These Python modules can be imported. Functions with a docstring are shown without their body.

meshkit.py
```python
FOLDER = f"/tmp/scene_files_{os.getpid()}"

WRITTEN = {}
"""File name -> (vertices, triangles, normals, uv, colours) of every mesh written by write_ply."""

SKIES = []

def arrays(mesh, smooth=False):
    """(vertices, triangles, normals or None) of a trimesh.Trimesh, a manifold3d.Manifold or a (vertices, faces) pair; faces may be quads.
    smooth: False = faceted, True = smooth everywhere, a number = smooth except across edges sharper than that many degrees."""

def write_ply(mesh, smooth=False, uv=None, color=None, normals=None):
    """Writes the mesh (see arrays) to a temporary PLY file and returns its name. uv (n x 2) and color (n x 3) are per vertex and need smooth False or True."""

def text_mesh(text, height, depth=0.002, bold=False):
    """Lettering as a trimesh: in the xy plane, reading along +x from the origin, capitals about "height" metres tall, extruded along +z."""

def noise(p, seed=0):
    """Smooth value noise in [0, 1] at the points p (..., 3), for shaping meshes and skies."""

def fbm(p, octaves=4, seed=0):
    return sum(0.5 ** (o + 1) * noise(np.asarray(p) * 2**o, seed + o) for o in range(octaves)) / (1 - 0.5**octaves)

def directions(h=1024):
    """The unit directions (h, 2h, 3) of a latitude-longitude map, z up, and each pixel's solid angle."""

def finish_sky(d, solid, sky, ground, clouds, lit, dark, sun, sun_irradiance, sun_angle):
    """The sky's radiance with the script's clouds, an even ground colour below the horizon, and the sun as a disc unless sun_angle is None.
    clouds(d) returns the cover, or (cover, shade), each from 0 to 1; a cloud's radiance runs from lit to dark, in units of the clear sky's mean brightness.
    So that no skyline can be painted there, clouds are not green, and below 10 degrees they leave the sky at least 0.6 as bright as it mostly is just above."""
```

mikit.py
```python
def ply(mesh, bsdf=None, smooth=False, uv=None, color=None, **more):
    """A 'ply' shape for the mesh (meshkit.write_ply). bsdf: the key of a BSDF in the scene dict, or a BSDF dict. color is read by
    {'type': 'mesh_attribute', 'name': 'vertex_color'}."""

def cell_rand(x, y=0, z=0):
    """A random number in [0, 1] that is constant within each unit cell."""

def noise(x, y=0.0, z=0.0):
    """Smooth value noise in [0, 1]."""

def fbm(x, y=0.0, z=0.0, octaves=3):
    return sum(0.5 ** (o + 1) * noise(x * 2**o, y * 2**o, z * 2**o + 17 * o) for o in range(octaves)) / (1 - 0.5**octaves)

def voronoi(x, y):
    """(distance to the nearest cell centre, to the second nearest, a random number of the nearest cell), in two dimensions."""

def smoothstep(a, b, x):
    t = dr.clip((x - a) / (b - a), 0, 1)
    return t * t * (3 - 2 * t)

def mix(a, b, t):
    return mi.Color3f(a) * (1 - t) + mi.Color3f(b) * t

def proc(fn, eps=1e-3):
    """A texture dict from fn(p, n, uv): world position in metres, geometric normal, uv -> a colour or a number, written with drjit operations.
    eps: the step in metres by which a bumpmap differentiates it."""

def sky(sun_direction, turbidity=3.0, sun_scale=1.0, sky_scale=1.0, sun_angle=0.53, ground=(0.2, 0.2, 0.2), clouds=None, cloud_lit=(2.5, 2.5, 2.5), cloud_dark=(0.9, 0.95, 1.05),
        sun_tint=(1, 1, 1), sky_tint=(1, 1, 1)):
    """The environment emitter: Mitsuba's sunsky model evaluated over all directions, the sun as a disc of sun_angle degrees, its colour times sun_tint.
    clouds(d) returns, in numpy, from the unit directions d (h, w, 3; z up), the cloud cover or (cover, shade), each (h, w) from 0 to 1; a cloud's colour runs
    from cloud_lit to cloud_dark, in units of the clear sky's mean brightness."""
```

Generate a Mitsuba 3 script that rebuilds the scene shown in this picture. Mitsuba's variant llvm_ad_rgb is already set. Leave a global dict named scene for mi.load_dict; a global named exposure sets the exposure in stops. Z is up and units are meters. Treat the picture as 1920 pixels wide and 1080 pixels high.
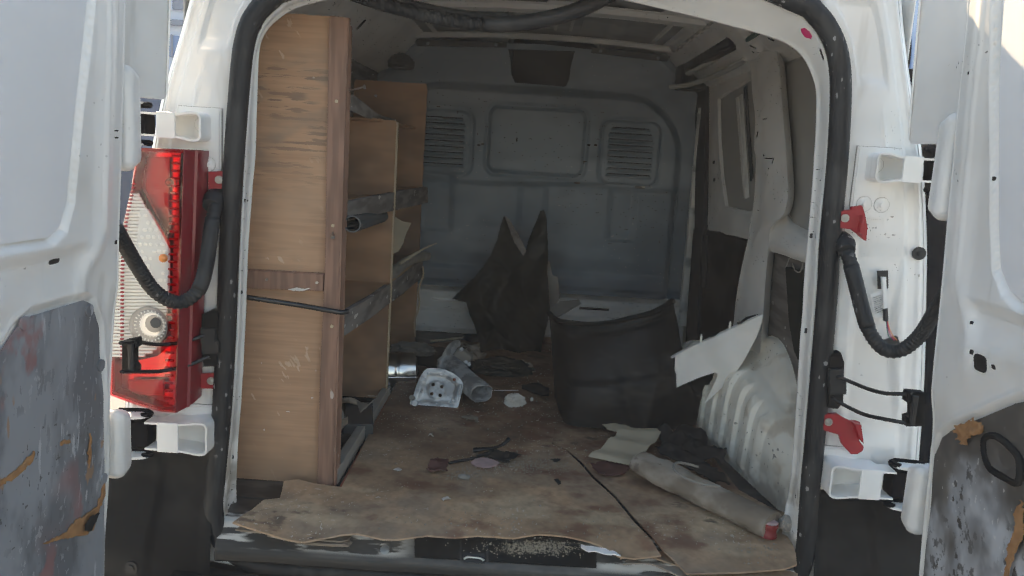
import math, random
import numpy as np
import trimesh
import shapely
from shapely.geometry import Polygon, Point, LineString
from scipy.spatial import Delaunay
import drjit as dr
import mitsuba as mi
import mikit, meshkit
from mikit import proc, noise, fbm, smoothstep, mix
from manifold3d import Manifold

rng = np.random.default_rng(7)
random.seed(7)
scene, labels = {'type': 'scene'}, {}
V = lambda *a: np.array(a, float)

# ------------------------------------------------------------------ camera, sky, exposure
FOCAL, CENTRE_X, CENTRE_Y = 1507.0, 960.0, 540.0
EYE = V(0, 0, .888)                       # z = 0 is the van's load floor, 0.56 m above the road
ROAD = -.56


def camera_axes(vx=1004.0, vy=291.0, roll=3.6):
    d = V((vx - CENTRE_X) / FOCAL, -(vy - CENTRE_Y) / FOCAL, 1)
    d /= np.linalg.norm(d)
    r = math.radians(roll)
    u = V(math.sin(r), math.cos(r), 0)
    u -= d * (u @ d)
    u /= np.linalg.norm(u)
    x = -np.cross(d, u)
    if x[0] < 0:
        x = -x
    return np.array([x, d, u])


AX = camera_axes()
scene['camera'] = {'type': 'perspective', 'fov': 2 * math.degrees(math.atan(960 / FOCAL)), 'fov_axis': 'x', 'near_clip': .05, 'far_clip': 400.0,
                   'to_world': mi.ScalarTransform4f().look_at(origin=EYE.tolist(), target=(EYE + AX[:, 2]).tolist(), up=AX[:, 1].tolist())}
scene['sky_light'] = mikit.sky((-.40, .74, .55), turbidity=3.0, sky_scale=1.5, ground=(.3, .285, .26), sky_tint=(1.10, 1.0, .86), sun_tint=(1.0, .97, .92))
exposure = 2.87


# measured from the photograph: the point of a plane (y, x or z fixed) seen at a picture position
def ray(px, py):
    return AX @ V((px - CENTRE_X) / FOCAL, -(py - CENTRE_Y) / FOCAL, 1)


def at_y(px, py, y):
    d = ray(px, py)
    return EYE + d * (y - EYE[1]) / d[1]


def at_x(px, py, x):
    d = ray(px, py)
    return EYE + d * (x - EYE[0]) / d[0]


def at_z(px, py, z=0.0):
    d = ray(px, py)
    return EYE + d * (z - EYE[2]) / d[2]


def ys(pts, y): return np.array([at_y(a, b, y) for a, b in pts])
def xs(pts, x): return np.array([at_x(a, b, x) for a, b in pts])
def zs(pts, z=0.0): return np.array([at_z(a, b, z) for a, b in pts])


# ------------------------------------------------------------------ helpers
def key_for(name, parent=None):
    k = name if parent is None else parent + '__' + name
    if k not in scene and k not in ROOTS:
        return k
    i = 1
    while f'{k}_{i:03d}' in scene or f'{k}_{i:03d}' in ROOTS:
        i += 1
    return f'{k}_{i:03d}'


ROOTS = set()


def thing(name, label, cat, group=None):
    k = key_for(name)
    ROOTS.add(k)
    labels[k] = {'label': label, 'category': cat}
    if group:
        labels[k]['group'] = group
    return k


def add(name, mesh, mat, parent=None, smooth=30, label=None, kind=None, color=None):
    if isinstance(mesh, list):
        mesh = join(mesh)
    k = key_for(name, parent)
    scene[k] = mikit.ply(mesh, mat, smooth=smooth, color=color)
    if label or kind:
        labels[k] = {}
        if label:
            labels[k]['label'] = label
        if kind:
            labels[k]['kind'] = kind
    return k


def single(name, mesh, mat, label, cat, group=None, smooth=30, kind=None):
    k = add(name, mesh, mat, None, smooth)
    labels[k] = {'label': label, 'category': cat}
    if group:
        labels[k]['group'] = group
    if kind:
        labels[k]['kind'] = kind
    return k


def tm(v, f):
    f = np.asarray(f)
    if f.shape[1] == 4:
        f = np.vstack([f[:, [0, 1, 2]], f[:, [0, 2, 3]]])
    return trimesh.Trimesh(np.asarray(v, float), f, process=False)


def join(ms):
    return trimesh.util.concatenate(ms)


def man(m):
    a = m.to_mesh()
    return trimesh.Trimesh(a.vert_properties[:, :3], a.tri_verts, process=False)


def rbox(c, size, r=.004, rot=None, seg=8):
    s = np.asarray(size, float) / 2
    r = min(r, s.min() * .98)
    ball = Manifold.sphere(r, seg)
    m = man(Manifold.batch_hull([ball.translate([(s[0] - r) * i, (s[1] - r) * j, (s[2] - r) * k]) for i in (-1, 1) for j in (-1, 1) for k in (-1, 1)]))
    if rot is not None:
        m.vertices = m.vertices @ np.asarray(rot).T
    m.vertices = m.vertices + np.asarray(c)
    return m


def rot(axis, deg):
    return trimesh.transformations.rotation_matrix(math.radians(deg), axis)[:3, :3]


def spline(pts, n=12, closed=False):
    p = np.asarray(pts, float)
    k = len(p)
    out = []
    for i in range(k if closed else k - 1):
        if closed:
            a, b, c, d = p[i - 1], p[i], p[(i + 1) % k], p[(i + 2) % k]
        else:
            a, b, c, d = p[max(i - 1, 0)], p[i], p[i + 1], p[min(i + 2, k - 1)]
        for t in np.linspace(0, 1, n, endpoint=False):
            out.append(.5 * (2 * b + (c - a) * t + (2 * a - 5 * b + 4 * c - d) * t * t + (3 * b - a - 3 * c + d) * t ** 3))
    if not closed:
        out.append(p[-1])
    return np.array(out)


def resample(p, step=None, n=None):
    p = np.asarray(p, float)
    s = np.r_[0, np.cumsum(np.linalg.norm(np.diff(p, axis=0), axis=1))]
    n = n or max(int(s[-1] / step) + 1, 2)
    t = np.linspace(0, s[-1], n)
    return np.stack([np.interp(t, s, p[:, k]) for k in range(p.shape[1])], 1)


def tube(path, r, n=12, ridge=0.0, pitch=.007, step=None, cap=True, flat=1.0, hollow=0.0):
    p = resample(path, step or (pitch / 4 if ridge else .01))
    m = len(p)
    t = np.gradient(p, axis=0)
    t /= np.linalg.norm(t, axis=1, keepdims=True) + 1e-12
    a = np.cross(t[0], V(0, 0, 1) if abs(t[0][2]) < .9 else V(1, 0, 0))
    a /= np.linalg.norm(a)
    rows = []
    rr = np.broadcast_to(r, (m,)).astype(float) if np.ndim(r) == 0 else np.interp(np.linspace(0, 1, m), np.linspace(0, 1, len(r)), r)
    s = np.r_[0, np.cumsum(np.linalg.norm(np.diff(p, axis=0), axis=1))]
    if ridge:
        rr = rr * (1 - ridge * (.5 + .5 * np.clip(2.2 * np.sin(s / pitch * 2 * np.pi), -1, 1)))
    ang = np.arange(n) * 2 * np.pi / n
    for i in range(m):
        a = a - t[i] * (a @ t[i])
        a /= np.linalg.norm(a)
        b = np.cross(t[i], a)
        rows.append(p[i] + rr[i] * (np.cos(ang)[:, None] * a + flat * np.sin(ang)[:, None] * b))
    v = np.array(rows)
    if hollow:
        inner = p[::-1, None] + (v[::-1] - p[::-1, None]) * hollow
        v = np.concatenate([v, inner, v[:1]])
        m = len(v)
        cap = False
    v = v.reshape(-1, 3)
    i, j = np.meshgrid(np.arange(m - 1), np.arange(n), indexing='ij')
    f = np.stack([i * n + j, i * n + (j + 1) % n, (i + 1) * n + (j + 1) % n, (i + 1) * n + j], -1).reshape(-1, 4)
    f = np.vstack([f[:, [0, 1, 2]], f[:, [0, 2, 3]]])
    if cap:
        v = np.vstack([v, p[0], p[-1]])
        j = np.arange(n)
        f = np.vstack([f, np.stack([(j + 1) % n, j, j * 0 + m * n], 1), np.stack([(m - 1) * n + j, (m - 1) * n + (j + 1) % n, j * 0 + m * n + 1], 1)])
    return tm(v, f)


def grid(P, closed=False):
    n, m = P.shape[:2]
    i, j = np.meshgrid(np.arange(n - 1), np.arange(m - 1), indexing='ij')
    f = np.stack([i * m + j, i * m + j + 1, (i + 1) * m + j + 1, (i + 1) * m + j], -1).reshape(-1, 4)
    return tm(P.reshape(-1, 3), f)


def solid(v, f, off):
    """A sheet with thickness: the triangles, their copy moved by off, and walls round the border."""
    v, f = np.asarray(v, float), np.asarray(f)
    off = np.broadcast_to(off, v.shape)
    e = np.sort(np.vstack([f[:, [0, 1]], f[:, [1, 2]], f[:, [2, 0]]]), axis=1)
    e_dir = np.vstack([f[:, [0, 1]], f[:, [1, 2]], f[:, [2, 0]]])
    _, inv, cnt = np.unique(e, axis=0, return_inverse=True, return_counts=True)
    b = e_dir[cnt[inv.ravel()] == 1]
    k = len(v)
    walls = np.vstack([np.stack([b[:, 1], b[:, 0], b[:, 0] + k], 1), np.stack([b[:, 1], b[:, 0] + k, b[:, 1] + k], 1)])
    return tm(np.vstack([v, v + off]), np.vstack([f, f[:, ::-1] + k, walls]))


def slab(P, t):
    """A grid of points as a sheet t thick, growing away from the camera."""
    g = grid(P)
    n = np.array(g.vertex_normals)
    if ((P.reshape(-1, 3) - EYE) * n).sum() < 0:
        n = -n
    return solid(g.vertices, g.faces, n * t)


def frame_of(pts):
    pts = np.asarray(pts, float)
    c = pts.mean(0)
    vt = np.linalg.svd(pts - c)[2]
    n, e1 = vt[2], vt[0]
    if n @ (c - EYE) < 0:
        n = -n
    return c, e1, np.cross(n, e1), n


def plate(pts, t, holes=(), chamfer=0.0, fr=None):
    """A flat plate t thick from its outline in space; it grows away from the camera."""
    c, e1, e2, n = fr or frame_of(pts)
    flat = lambda q: np.stack([(np.asarray(q) - c) @ e1, (np.asarray(q) - c) @ e2], 1)
    poly = Polygon(flat(pts)).buffer(0)
    for h in holes:
        poly = poly.difference(Polygon(flat(h)).buffer(0))
    ms = []
    for g in getattr(poly, 'geoms', [poly]):
        if chamfer:
            ms.append(trimesh.creation.extrude_polygon(g, t - chamfer, engine='earcut'))
            ms[-1].apply_translation([0, 0, chamfer])
            for q in getattr(g.buffer(-chamfer), 'geoms', [g.buffer(-chamfer)]):
                if not q.is_empty:
                    ms.append(trimesh.creation.extrude_polygon(q, chamfer * .999, engine='earcut'))
        else:
            ms.append(trimesh.creation.extrude_polygon(g, t, engine='earcut'))
    m = join(ms)
    v = np.array(m.vertices)
    m.vertices = c + v[:, :1] * e1 + v[:, 1:2] * e2 + v[:, 2:] * n
    return m


def fill(poly, h):
    """Triangles of spacing h inside a 2-D outline."""
    poly = poly if isinstance(poly, Polygon) else Polygon(poly).buffer(0)
    if hasattr(poly, 'geoms'):
        poly = max(poly.geoms, key=lambda g: g.area)
    rings = [poly.exterior, *poly.interiors]
    edge = []
    for r in rings:
        n = max(int(r.length / h), 8)
        edge += [r.interpolate(i / n, normalized=True).coords[0] for i in range(n)]
        edge += list(r.coords)[:-1]
    x0, y0, x1, y1 = poly.bounds
    gx, gy = np.meshgrid(np.arange(x0, x1, h), np.arange(y0, y1, h))
    gx[1::2] += h / 2
    q = np.stack([gx.ravel(), gy.ravel()], 1)
    q = q[shapely.contains_xy(poly.buffer(-h * .45), q[:, 0], q[:, 1])]
    p = np.unique(np.round(np.vstack([np.array(edge), q]), 6), axis=0)
    f = Delaunay(p).simplices
    c = p[f].mean(1)
    f = f[shapely.contains_xy(poly, c[:, 0], c[:, 1])]
    a, b, c = p[f[:, 0]], p[f[:, 1]], p[f[:, 2]]
    area = (b[:, 0] - a[:, 0]) * (c[:, 1] - a[:, 1]) - (b[:, 1] - a[:, 1]) * (c[:, 0] - a[:, 0])
    f = np.where(area[:, None] < 0, f[:, ::-1], f)[np.abs(area) > 1e-10]
    return p, f


def sheet(pts, h, t, bend=None, fr=None):
    """A soft sheet: outline in space, filled, moved along its normal by bend(u, v, points) and t thick."""
    c, e1, e2, n = fr or frame_of(pts)
    flat = np.stack([(np.asarray(pts) - c) @ e1, (np.asarray(pts) - c) @ e2], 1)
    p, f = fill(flat, h)
    w = c + p[:, :1] * e1 + p[:, 1:] * e2
    if bend is not None:
        d = bend(p[:, 0], p[:, 1], w)
        w = w + (d if np.ndim(d) == 2 else np.asarray(d)[:, None] * n)
    return solid(w, f, n * t)


def nz(p, s, seed=0, o=3):
    return meshkit.fbm(np.asarray(p) * s, o, seed) - .5


def jag(pts, step, amp, seed=0):
    """A torn outline: resampled and jittered."""
    p = resample(np.vstack([pts, pts[:1]]), step)[:-1]
    r = np.random.default_rng(seed)
    return p + r.normal(0, amp, p.shape)


def crumple(c, size, seed, amp=.5, sub=4, flat=1.0):
    m = trimesh.creation.icosphere(subdivisions=sub, radius=1)
    v = np.array(m.vertices)
    a = np.abs(nz(v + 9, 2.2, seed, 4)) * 2 - .3
    b = np.abs(nz(v + 4, 5.5, seed + 5, 3)) * 1.1
    v = v * (1 + amp * (a - b))[:, None] * np.asarray(size)
    v[:, 2] = np.maximum(v[:, 2] * flat, -size[2] * .6)
    m.vertices = v + np.asarray(c)
    return m


def screw(c, r=.004, h=.003, d=(0, -1, 0)):
    d = np.asarray(d, float) / np.linalg.norm(d)
    return tube(np.array([c, np.asarray(c) + d * h * .6, np.asarray(c) + d * h]), [r, r, r * .6], 10, step=h / 3)


def sstep(a, b, x):
    t = np.clip((x - a) / (b - a), 0, 1)
    return t * t * (3 - 2 * t)


def rrect_d(x, z, cx, cz, hw, hh, r):
    """Signed distance to a rounded rectangle (negative inside)."""
    qx, qz = np.abs(x - cx) - hw + r, np.abs(z - cz) - hh + r
    return np.hypot(np.maximum(qx, 0), np.maximum(qz, 0)) + np.minimum(np.maximum(qx, qz), 0) - r


def poly_d(poly, a, b):
    """Signed distance to a polygon (negative inside)."""
    q = shapely.points(a.ravel(), b.ravel())
    d = shapely.distance(poly.exterior, q)
    return np.where(shapely.contains_xy(poly, a.ravel(), b.ravel()), -d, d).reshape(a.shape)


# ------------------------------------------------------------------ materials
def mat(name, color, rough=.5, spec=.5, metal=0.0, coat=0.0, bump=None, bump_scale=1.0, **kw):
    if callable(color):
        color = proc(color)
    elif not isinstance(color, dict):
        color = {'type': 'rgb', 'value': list(color)}
    if callable(rough):
        rough = proc(rough)
    b = {'type': 'principled', 'base_color': color, 'roughness': rough, 'metallic': metal, **({'clearcoat': coat, 'clearcoat_gloss': .9} if coat else {}), **kw}
    if not metal:
        b['specular'] = spec
    if bump:
        b = {'type': 'bumpmap', 'arbitrary': proc(bump, .002), 'scale': bump_scale, 'bsdf': b}
    scene[name] = {'type': 'twosided', 'bsdf': b}


def paint_out(p, n, uv):
    c = mix((.73, .72, .695), (.65, .635, .60), smoothstep(.45, .75, fbm(p.x * 5, p.y * 5, p.z * 5)))
    chip = smoothstep(.86, .90, noise(p.x * 260, p.y * 170, p.z * 150)) * smoothstep(.62, .72, fbm(p.x * 9 + 3, p.y * 9, p.z * 9, octaves=4))
    c = mix(c, (.22, .205, .19), chip * .85)
    run = smoothstep(.60, .80, fbm(p.x * 26, p.y * 26, p.z * 3.5 + 4, octaves=4))
    c = mix(c, (.55, .53, .49), run * .5)
    grime = smoothstep(.30, -.02, p.z) * smoothstep(.35, .75, fbm(p.x * 14, p.y * 14, p.z * 9))
    return mix(c, (.33, .31, .28), grime * .55)


def paint_in(p, n, uv):
    c = mix((.74, .73, .70), (.63, .615, .585), smoothstep(.40, .72, fbm(p.x * 4, p.y * 4, p.z * 4, octaves=4)))
    scratch = smoothstep(.84, .88, noise(p.x * 70, p.y * 60, p.z * 330)) * smoothstep(.56, .66, fbm(p.x * 6 + 5, p.y * 6, p.z * 6))
    chip = smoothstep(.84, .88, noise(p.x * 230, p.y * 140, p.z * 150)) * smoothstep(.54, .64, fbm(p.x * 7, p.y * 7 + 7, p.z * 7))
    c = mix(c, (.09, .085, .08), dr.maximum(scratch, chip))
    low = smoothstep(.36, .02, p.z) * smoothstep(3.8, 3.6, p.y) * smoothstep(.38, .62, fbm(p.x * 16, p.y * 16, p.z * 16, octaves=4))
    return mix(c, (.24, .205, .155), low * .75)


def bulk_color(p, n, uv):
    c = mix((.20, .25, .295), (.14, .178, .212), smoothstep(.35, .7, fbm(p.x * 3.1, 0, p.z * 3.1, octaves=4)))
    dust = smoothstep(.5, .8, fbm(p.x * 2, p.y, p.z * 6 + 3, octaves=4))
    c = mix(c, (.29, .335, .375), dust * .7)
    mark = smoothstep(.93, .95, noise(p.x * 110, 0, p.z * 95)) * smoothstep(.55, .65, fbm(p.x * 6, 1, p.z * 6))
    c = mix(c, (.4, .4, .39), mark * .8)
    rust = smoothstep(.92, .95, noise(p.x * 80 + 4, 0, p.z * 110)) * smoothstep(.5, .6, fbm(p.x * 3, 3, p.z * 3))
    return mix(c, (.075, .055, .04), rust)


def ply_color(p, n, uv):
    g = fbm(p.x * 6 + p.y * 6, 2, p.z * 130, octaves=4)
    c = mix((.485, .30, .185), (.435, .262, .16), smoothstep(.3, .7, g))
    c = mix(c, (.54, .345, .215), smoothstep(.45, .75, fbm(p.x * 5, p.y * 3, p.z * 3 + 8, octaves=4)) * .7)
    s = smoothstep(.54, .64, fbm(p.x * 17 + p.y * 7, 5, p.z * 120, octaves=4))
    zone = smoothstep(.70, .98, p.z) * smoothstep(1.15, 1.03, p.z) * .62 + .08
    c = mix(c, (.15, .11, .09), s * zone * smoothstep(.40, .58, fbm(p.x * 6, p.y * 4, p.z * 12 + 3, octaves=4)))
    gz = smoothstep(.62, .95, p.z) * smoothstep(1.19, 1.0, p.z) * smoothstep(.38, .66, fbm(p.x * 7, 3, p.z * 14 + 6, octaves=5))
    c = mix(c, (.27, .205, .155), gz * .75)
    sc = smoothstep(.72, .76, fbm(p.x * 60 + p.z * 30, 6, p.z * 22, octaves=3)) * smoothstep(.5, .62, fbm(p.x * 6, 8, p.z * 5))
    c = mix(c, (.66, .52, .38), sc * .6)
    fig = smoothstep(.56, .72, fbm(p.x * 7, 9, p.z * 40, octaves=3))
    c = mix(c, (.38, .225, .135), fig * .3)
    grub = smoothstep(.5, .0, p.z) * smoothstep(.35, .7, fbm(p.x * 6, p.y * 6, p.z * 6 + 2, octaves=4))
    c = mix(c, (.32, .20, .125), grub * .65)
    fleck = smoothstep(.90, .92, noise(p.x * 120, p.y * 70, p.z * 95)) * smoothstep(.53, .62, fbm(p.x * 7, p.y * 7, p.z * 4))
    return mix(c, (.8, .77, .7), fleck * .8)


def ply_dark(p, n, uv):
    c = mix((.44, .265, .16), (.34, .205, .125), smoothstep(.3, .7, fbm(p.x * 5, p.y * 5, p.z * 14, octaves=4)))
    return mix(c, (.185, .125, .09), smoothstep(.45, .75, fbm(p.x * 4 + 3, p.y * 3, p.z * 4, octaves=4)) * .8)


def batten_color(p, n, uv):
    g = fbm(p.x * 120, p.y * 40, p.z * 7, octaves=3)
    c = mix((.30, .175, .125), (.21, .125, .09), smoothstep(.3, .7, g))
    w = smoothstep(.70, .76, fbm(p.x * 55, p.y * 55, p.z * 16, octaves=3)) * smoothstep(.45, .1, p.z)
    return mix(c, (.66, .62, .56), w * .85)


def lip_color(p, n, uv):
    c = mix((.20, .185, .172), (.12, .108, .10), smoothstep(.3, .7, fbm(p.x * 30, p.y * 8, p.z * 40, octaves=3)))
    w = smoothstep(.76, .80, noise(p.x * 50, p.y * 34, p.z * 60)) * smoothstep(.5, .6, fbm(p.x * 8, p.y * 8, p.z * 8))
    return mix(c, (.52, .5, .46), w * .8)


def mat_color(p, n, uv):
    a = fbm(p.x * 7, p.y * 7, octaves=5)
    c = mix((.47, .32, .20), (.34, .23, .145), smoothstep(.36, .62, a))
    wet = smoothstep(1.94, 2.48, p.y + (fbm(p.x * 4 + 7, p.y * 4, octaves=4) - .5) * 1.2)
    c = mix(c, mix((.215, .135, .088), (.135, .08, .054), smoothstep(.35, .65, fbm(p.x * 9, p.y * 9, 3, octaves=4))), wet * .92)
    gr = smoothstep(.44, .64, fbm(p.x * 4.2 + 2, p.y * 5, 5, octaves=5))
    c = mix(c, (.30, .235, .175), gr * .7 * (1 - wet))
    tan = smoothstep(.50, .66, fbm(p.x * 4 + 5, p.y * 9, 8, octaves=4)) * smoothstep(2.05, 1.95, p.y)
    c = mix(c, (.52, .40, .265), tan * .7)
    dk = smoothstep(.56, .78, fbm(p.x * 22, p.y * 34, 9, octaves=5)) * smoothstep(.44, .60, fbm(p.x * 4, p.y * 4, 6))
    c = mix(c, (.10, .075, .058), dk * .75)
    gn = fbm(p.x * 75, p.y * 60, 4, octaves=3)
    c = c * (.80 + .40 * gn)
    red = smoothstep(.50, .80, fbm(p.x * 12 + 11, p.y * 14, 2, octaves=5)) * smoothstep(.44, .60, fbm(p.x * 3, p.y * 3, 16))
    c = mix(c, (.15, .06, .04), red * .7)
    sp = smoothstep(.88, .91, noise(p.x * 190, p.y * 150)) * smoothstep(.48, .6, fbm(p.x * 6, p.y * 6, 1))
    return mix(c, (.6, .55, .46), sp * .7)


def panel_grey(p, n, uv):
    c = mix((.255, .265, .285), (.145, .15, .162), smoothstep(.36, .66, fbm(p.y * 11, p.z * 6, 1, octaves=5)))
    w = smoothstep(.64, .76, fbm(p.y * 80, p.z * 16, 6, octaves=4)) * smoothstep(.42, .58, fbm(p.y * 9, p.z * 6, 16))
    c = mix(c, (.52, .53, .55), w * .6)
    sl = smoothstep(.70, .74, fbm(p.y * 22 + p.z * 70, 4, p.z * 12 - p.y * 90, octaves=3)) * smoothstep(.42, .56, fbm(p.y * 7, p.z * 7, 41))
    c = mix(c, (.42, .43, .45), sl * .4)
    sd = smoothstep(.66, .70, fbm(p.y * 90 + 5, 14, p.z * 26, octaves=4)) * smoothstep(.45, .6, fbm(p.y * 8, p.z * 8, 51))
    c = mix(c, (.10, .10, .106), sd * .35)
    r = smoothstep(.60, .72, fbm(p.y * 15 + 4, p.z * 12 + 1, 3, octaves=5)) * smoothstep(.45, .6, fbm(p.y * 4, p.z * 4, 21))
    c = mix(c, (.27, .12, .115), r * .7)
    b = smoothstep(.90, .94, noise(p.y * 170, p.z * 120, 2)) * smoothstep(.50, .64, fbm(p.y * 9, p.z * 9, 8))
    c = mix(c, (.08, .078, .078), b * .8)
    t = smoothstep(.70, .76, fbm(p.y * 70, p.z * 22, 12)) * smoothstep(.5, .6, fbm(p.y * 6, p.z * 6, 31))
    return mix(c, (.32, .19, .10), t * .7)


def panel_dark(p, n, uv):
    c = mix((.085, .077, .07), (.135, .12, .103), smoothstep(.4, .7, fbm(p.y * 9, p.z * 9, 1, octaves=5)))
    zone = smoothstep(.40, .24, p.z + (fbm(p.y * 9, p.z * 8, 4, octaves=4) - .5) * .45) * smoothstep(1.475, 1.40, p.y + (fbm(p.y * 12, p.z * 9, 7, octaves=4) - .5) * .22)
    c = mix(c, mix((.44, .45, .47), (.27, .275, .29), smoothstep(.35, .65, fbm(p.y * 20, p.z * 14, 2, octaves=4))), zone * .95)
    b = smoothstep(.58, .70, fbm(p.y * 75, p.z * 62, 9, octaves=4)) * smoothstep(.40, .55, fbm(p.y * 14, p.z * 12, 19))
    c = mix(c, (.07, .064, .06), b * zone)
    s = smoothstep(.91, .94, noise(p.y * 150, p.z * 90, 2)) * smoothstep(.5, .62, fbm(p.y * 9, p.z * 9, 8))
    return mix(c, (.55, .54, .52), s * .7)


def sill_color(p, n, uv):
    c = mix((.034, .032, .030), (.075, .069, .062), smoothstep(.4, .7, fbm(p.x * 12, p.y * 20, p.z * 20, octaves=4)))
    w = smoothstep(.44, .54, fbm(p.x * 9 + 1, p.y * 30, p.z * 40, octaves=4)) * smoothstep(-.072, -.058, p.z) * smoothstep(1.84, 1.81, p.y) * smoothstep(.18, .26, dr.abs(p.x + .03))
    c = mix(c, (.52, .51, .48), w)
    return mix(c, (.018, .018, .018), smoothstep(-.074, -.080, p.z) * smoothstep(1.80, 1.79, p.y))


def arch_color(p, n, uv):
    c = mix((.84, .81, .72), (.74, .70, .60), smoothstep(.36, .66, fbm(p.x * 7, p.y * 7, p.z * 7, octaves=4)))
    d = smoothstep(.56, .72, fbm(p.x * 14 + 2, p.y * 14, p.z * 11, octaves=4))
    c = mix(c, (.46, .37, .26), d * .5)
    s = smoothstep(.83, .87, noise(p.x * 170, p.y * 110, p.z * 100)) * smoothstep(.46, .58, fbm(p.x * 9, p.y * 9, p.z * 9))
    c = mix(c, (.16, .14, .11), s * .7)
    low = smoothstep(.16, .0, p.z) * smoothstep(.3, .6, fbm(p.x * 22, p.y * 22, p.z * 22))
    return mix(c, (.30, .25, .18), low * .6)


def galv_color(p, n, uv):
    return mix((.60, .61, .61), (.33, .335, .34), smoothstep(.38, .64, fbm(p.x * 28, p.y * 28, p.z * 28, octaves=4)))


def rubber_color(p, n, uv):
    c = mix((.017, .018, .02), (.032, .033, .034), smoothstep(.5, .75, fbm(p.x * 22, p.y * 22, p.z * 7)))
    return mix(c, (.3, .3, .3), smoothstep(.80, .83, noise(p.x * 160, p.y * 160, p.z * 60)) * smoothstep(.55, .65, fbm(p.x * 9, p.y * 9, p.z * 9)) * .7)


def plastic_color(p, n, uv):
    return mix((.015, .015, .0155), (.028, .027, .026), smoothstep(.42, .72, fbm(p.x * 8, p.y * 8, p.z * 8, octaves=4)))


def roof_color(p, n, uv):
    return mix((.36, .36, .35), (.27, .27, .262), smoothstep(.4, .7, fbm(p.x * 5, p.y * 5, p.z * 5)))


def ground_color(p, n, uv):
    return mix((.43, .41, .375), (.34, .325, .30), fbm(p.x * 1.3, p.y * 1.3, octaves=4))


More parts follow.
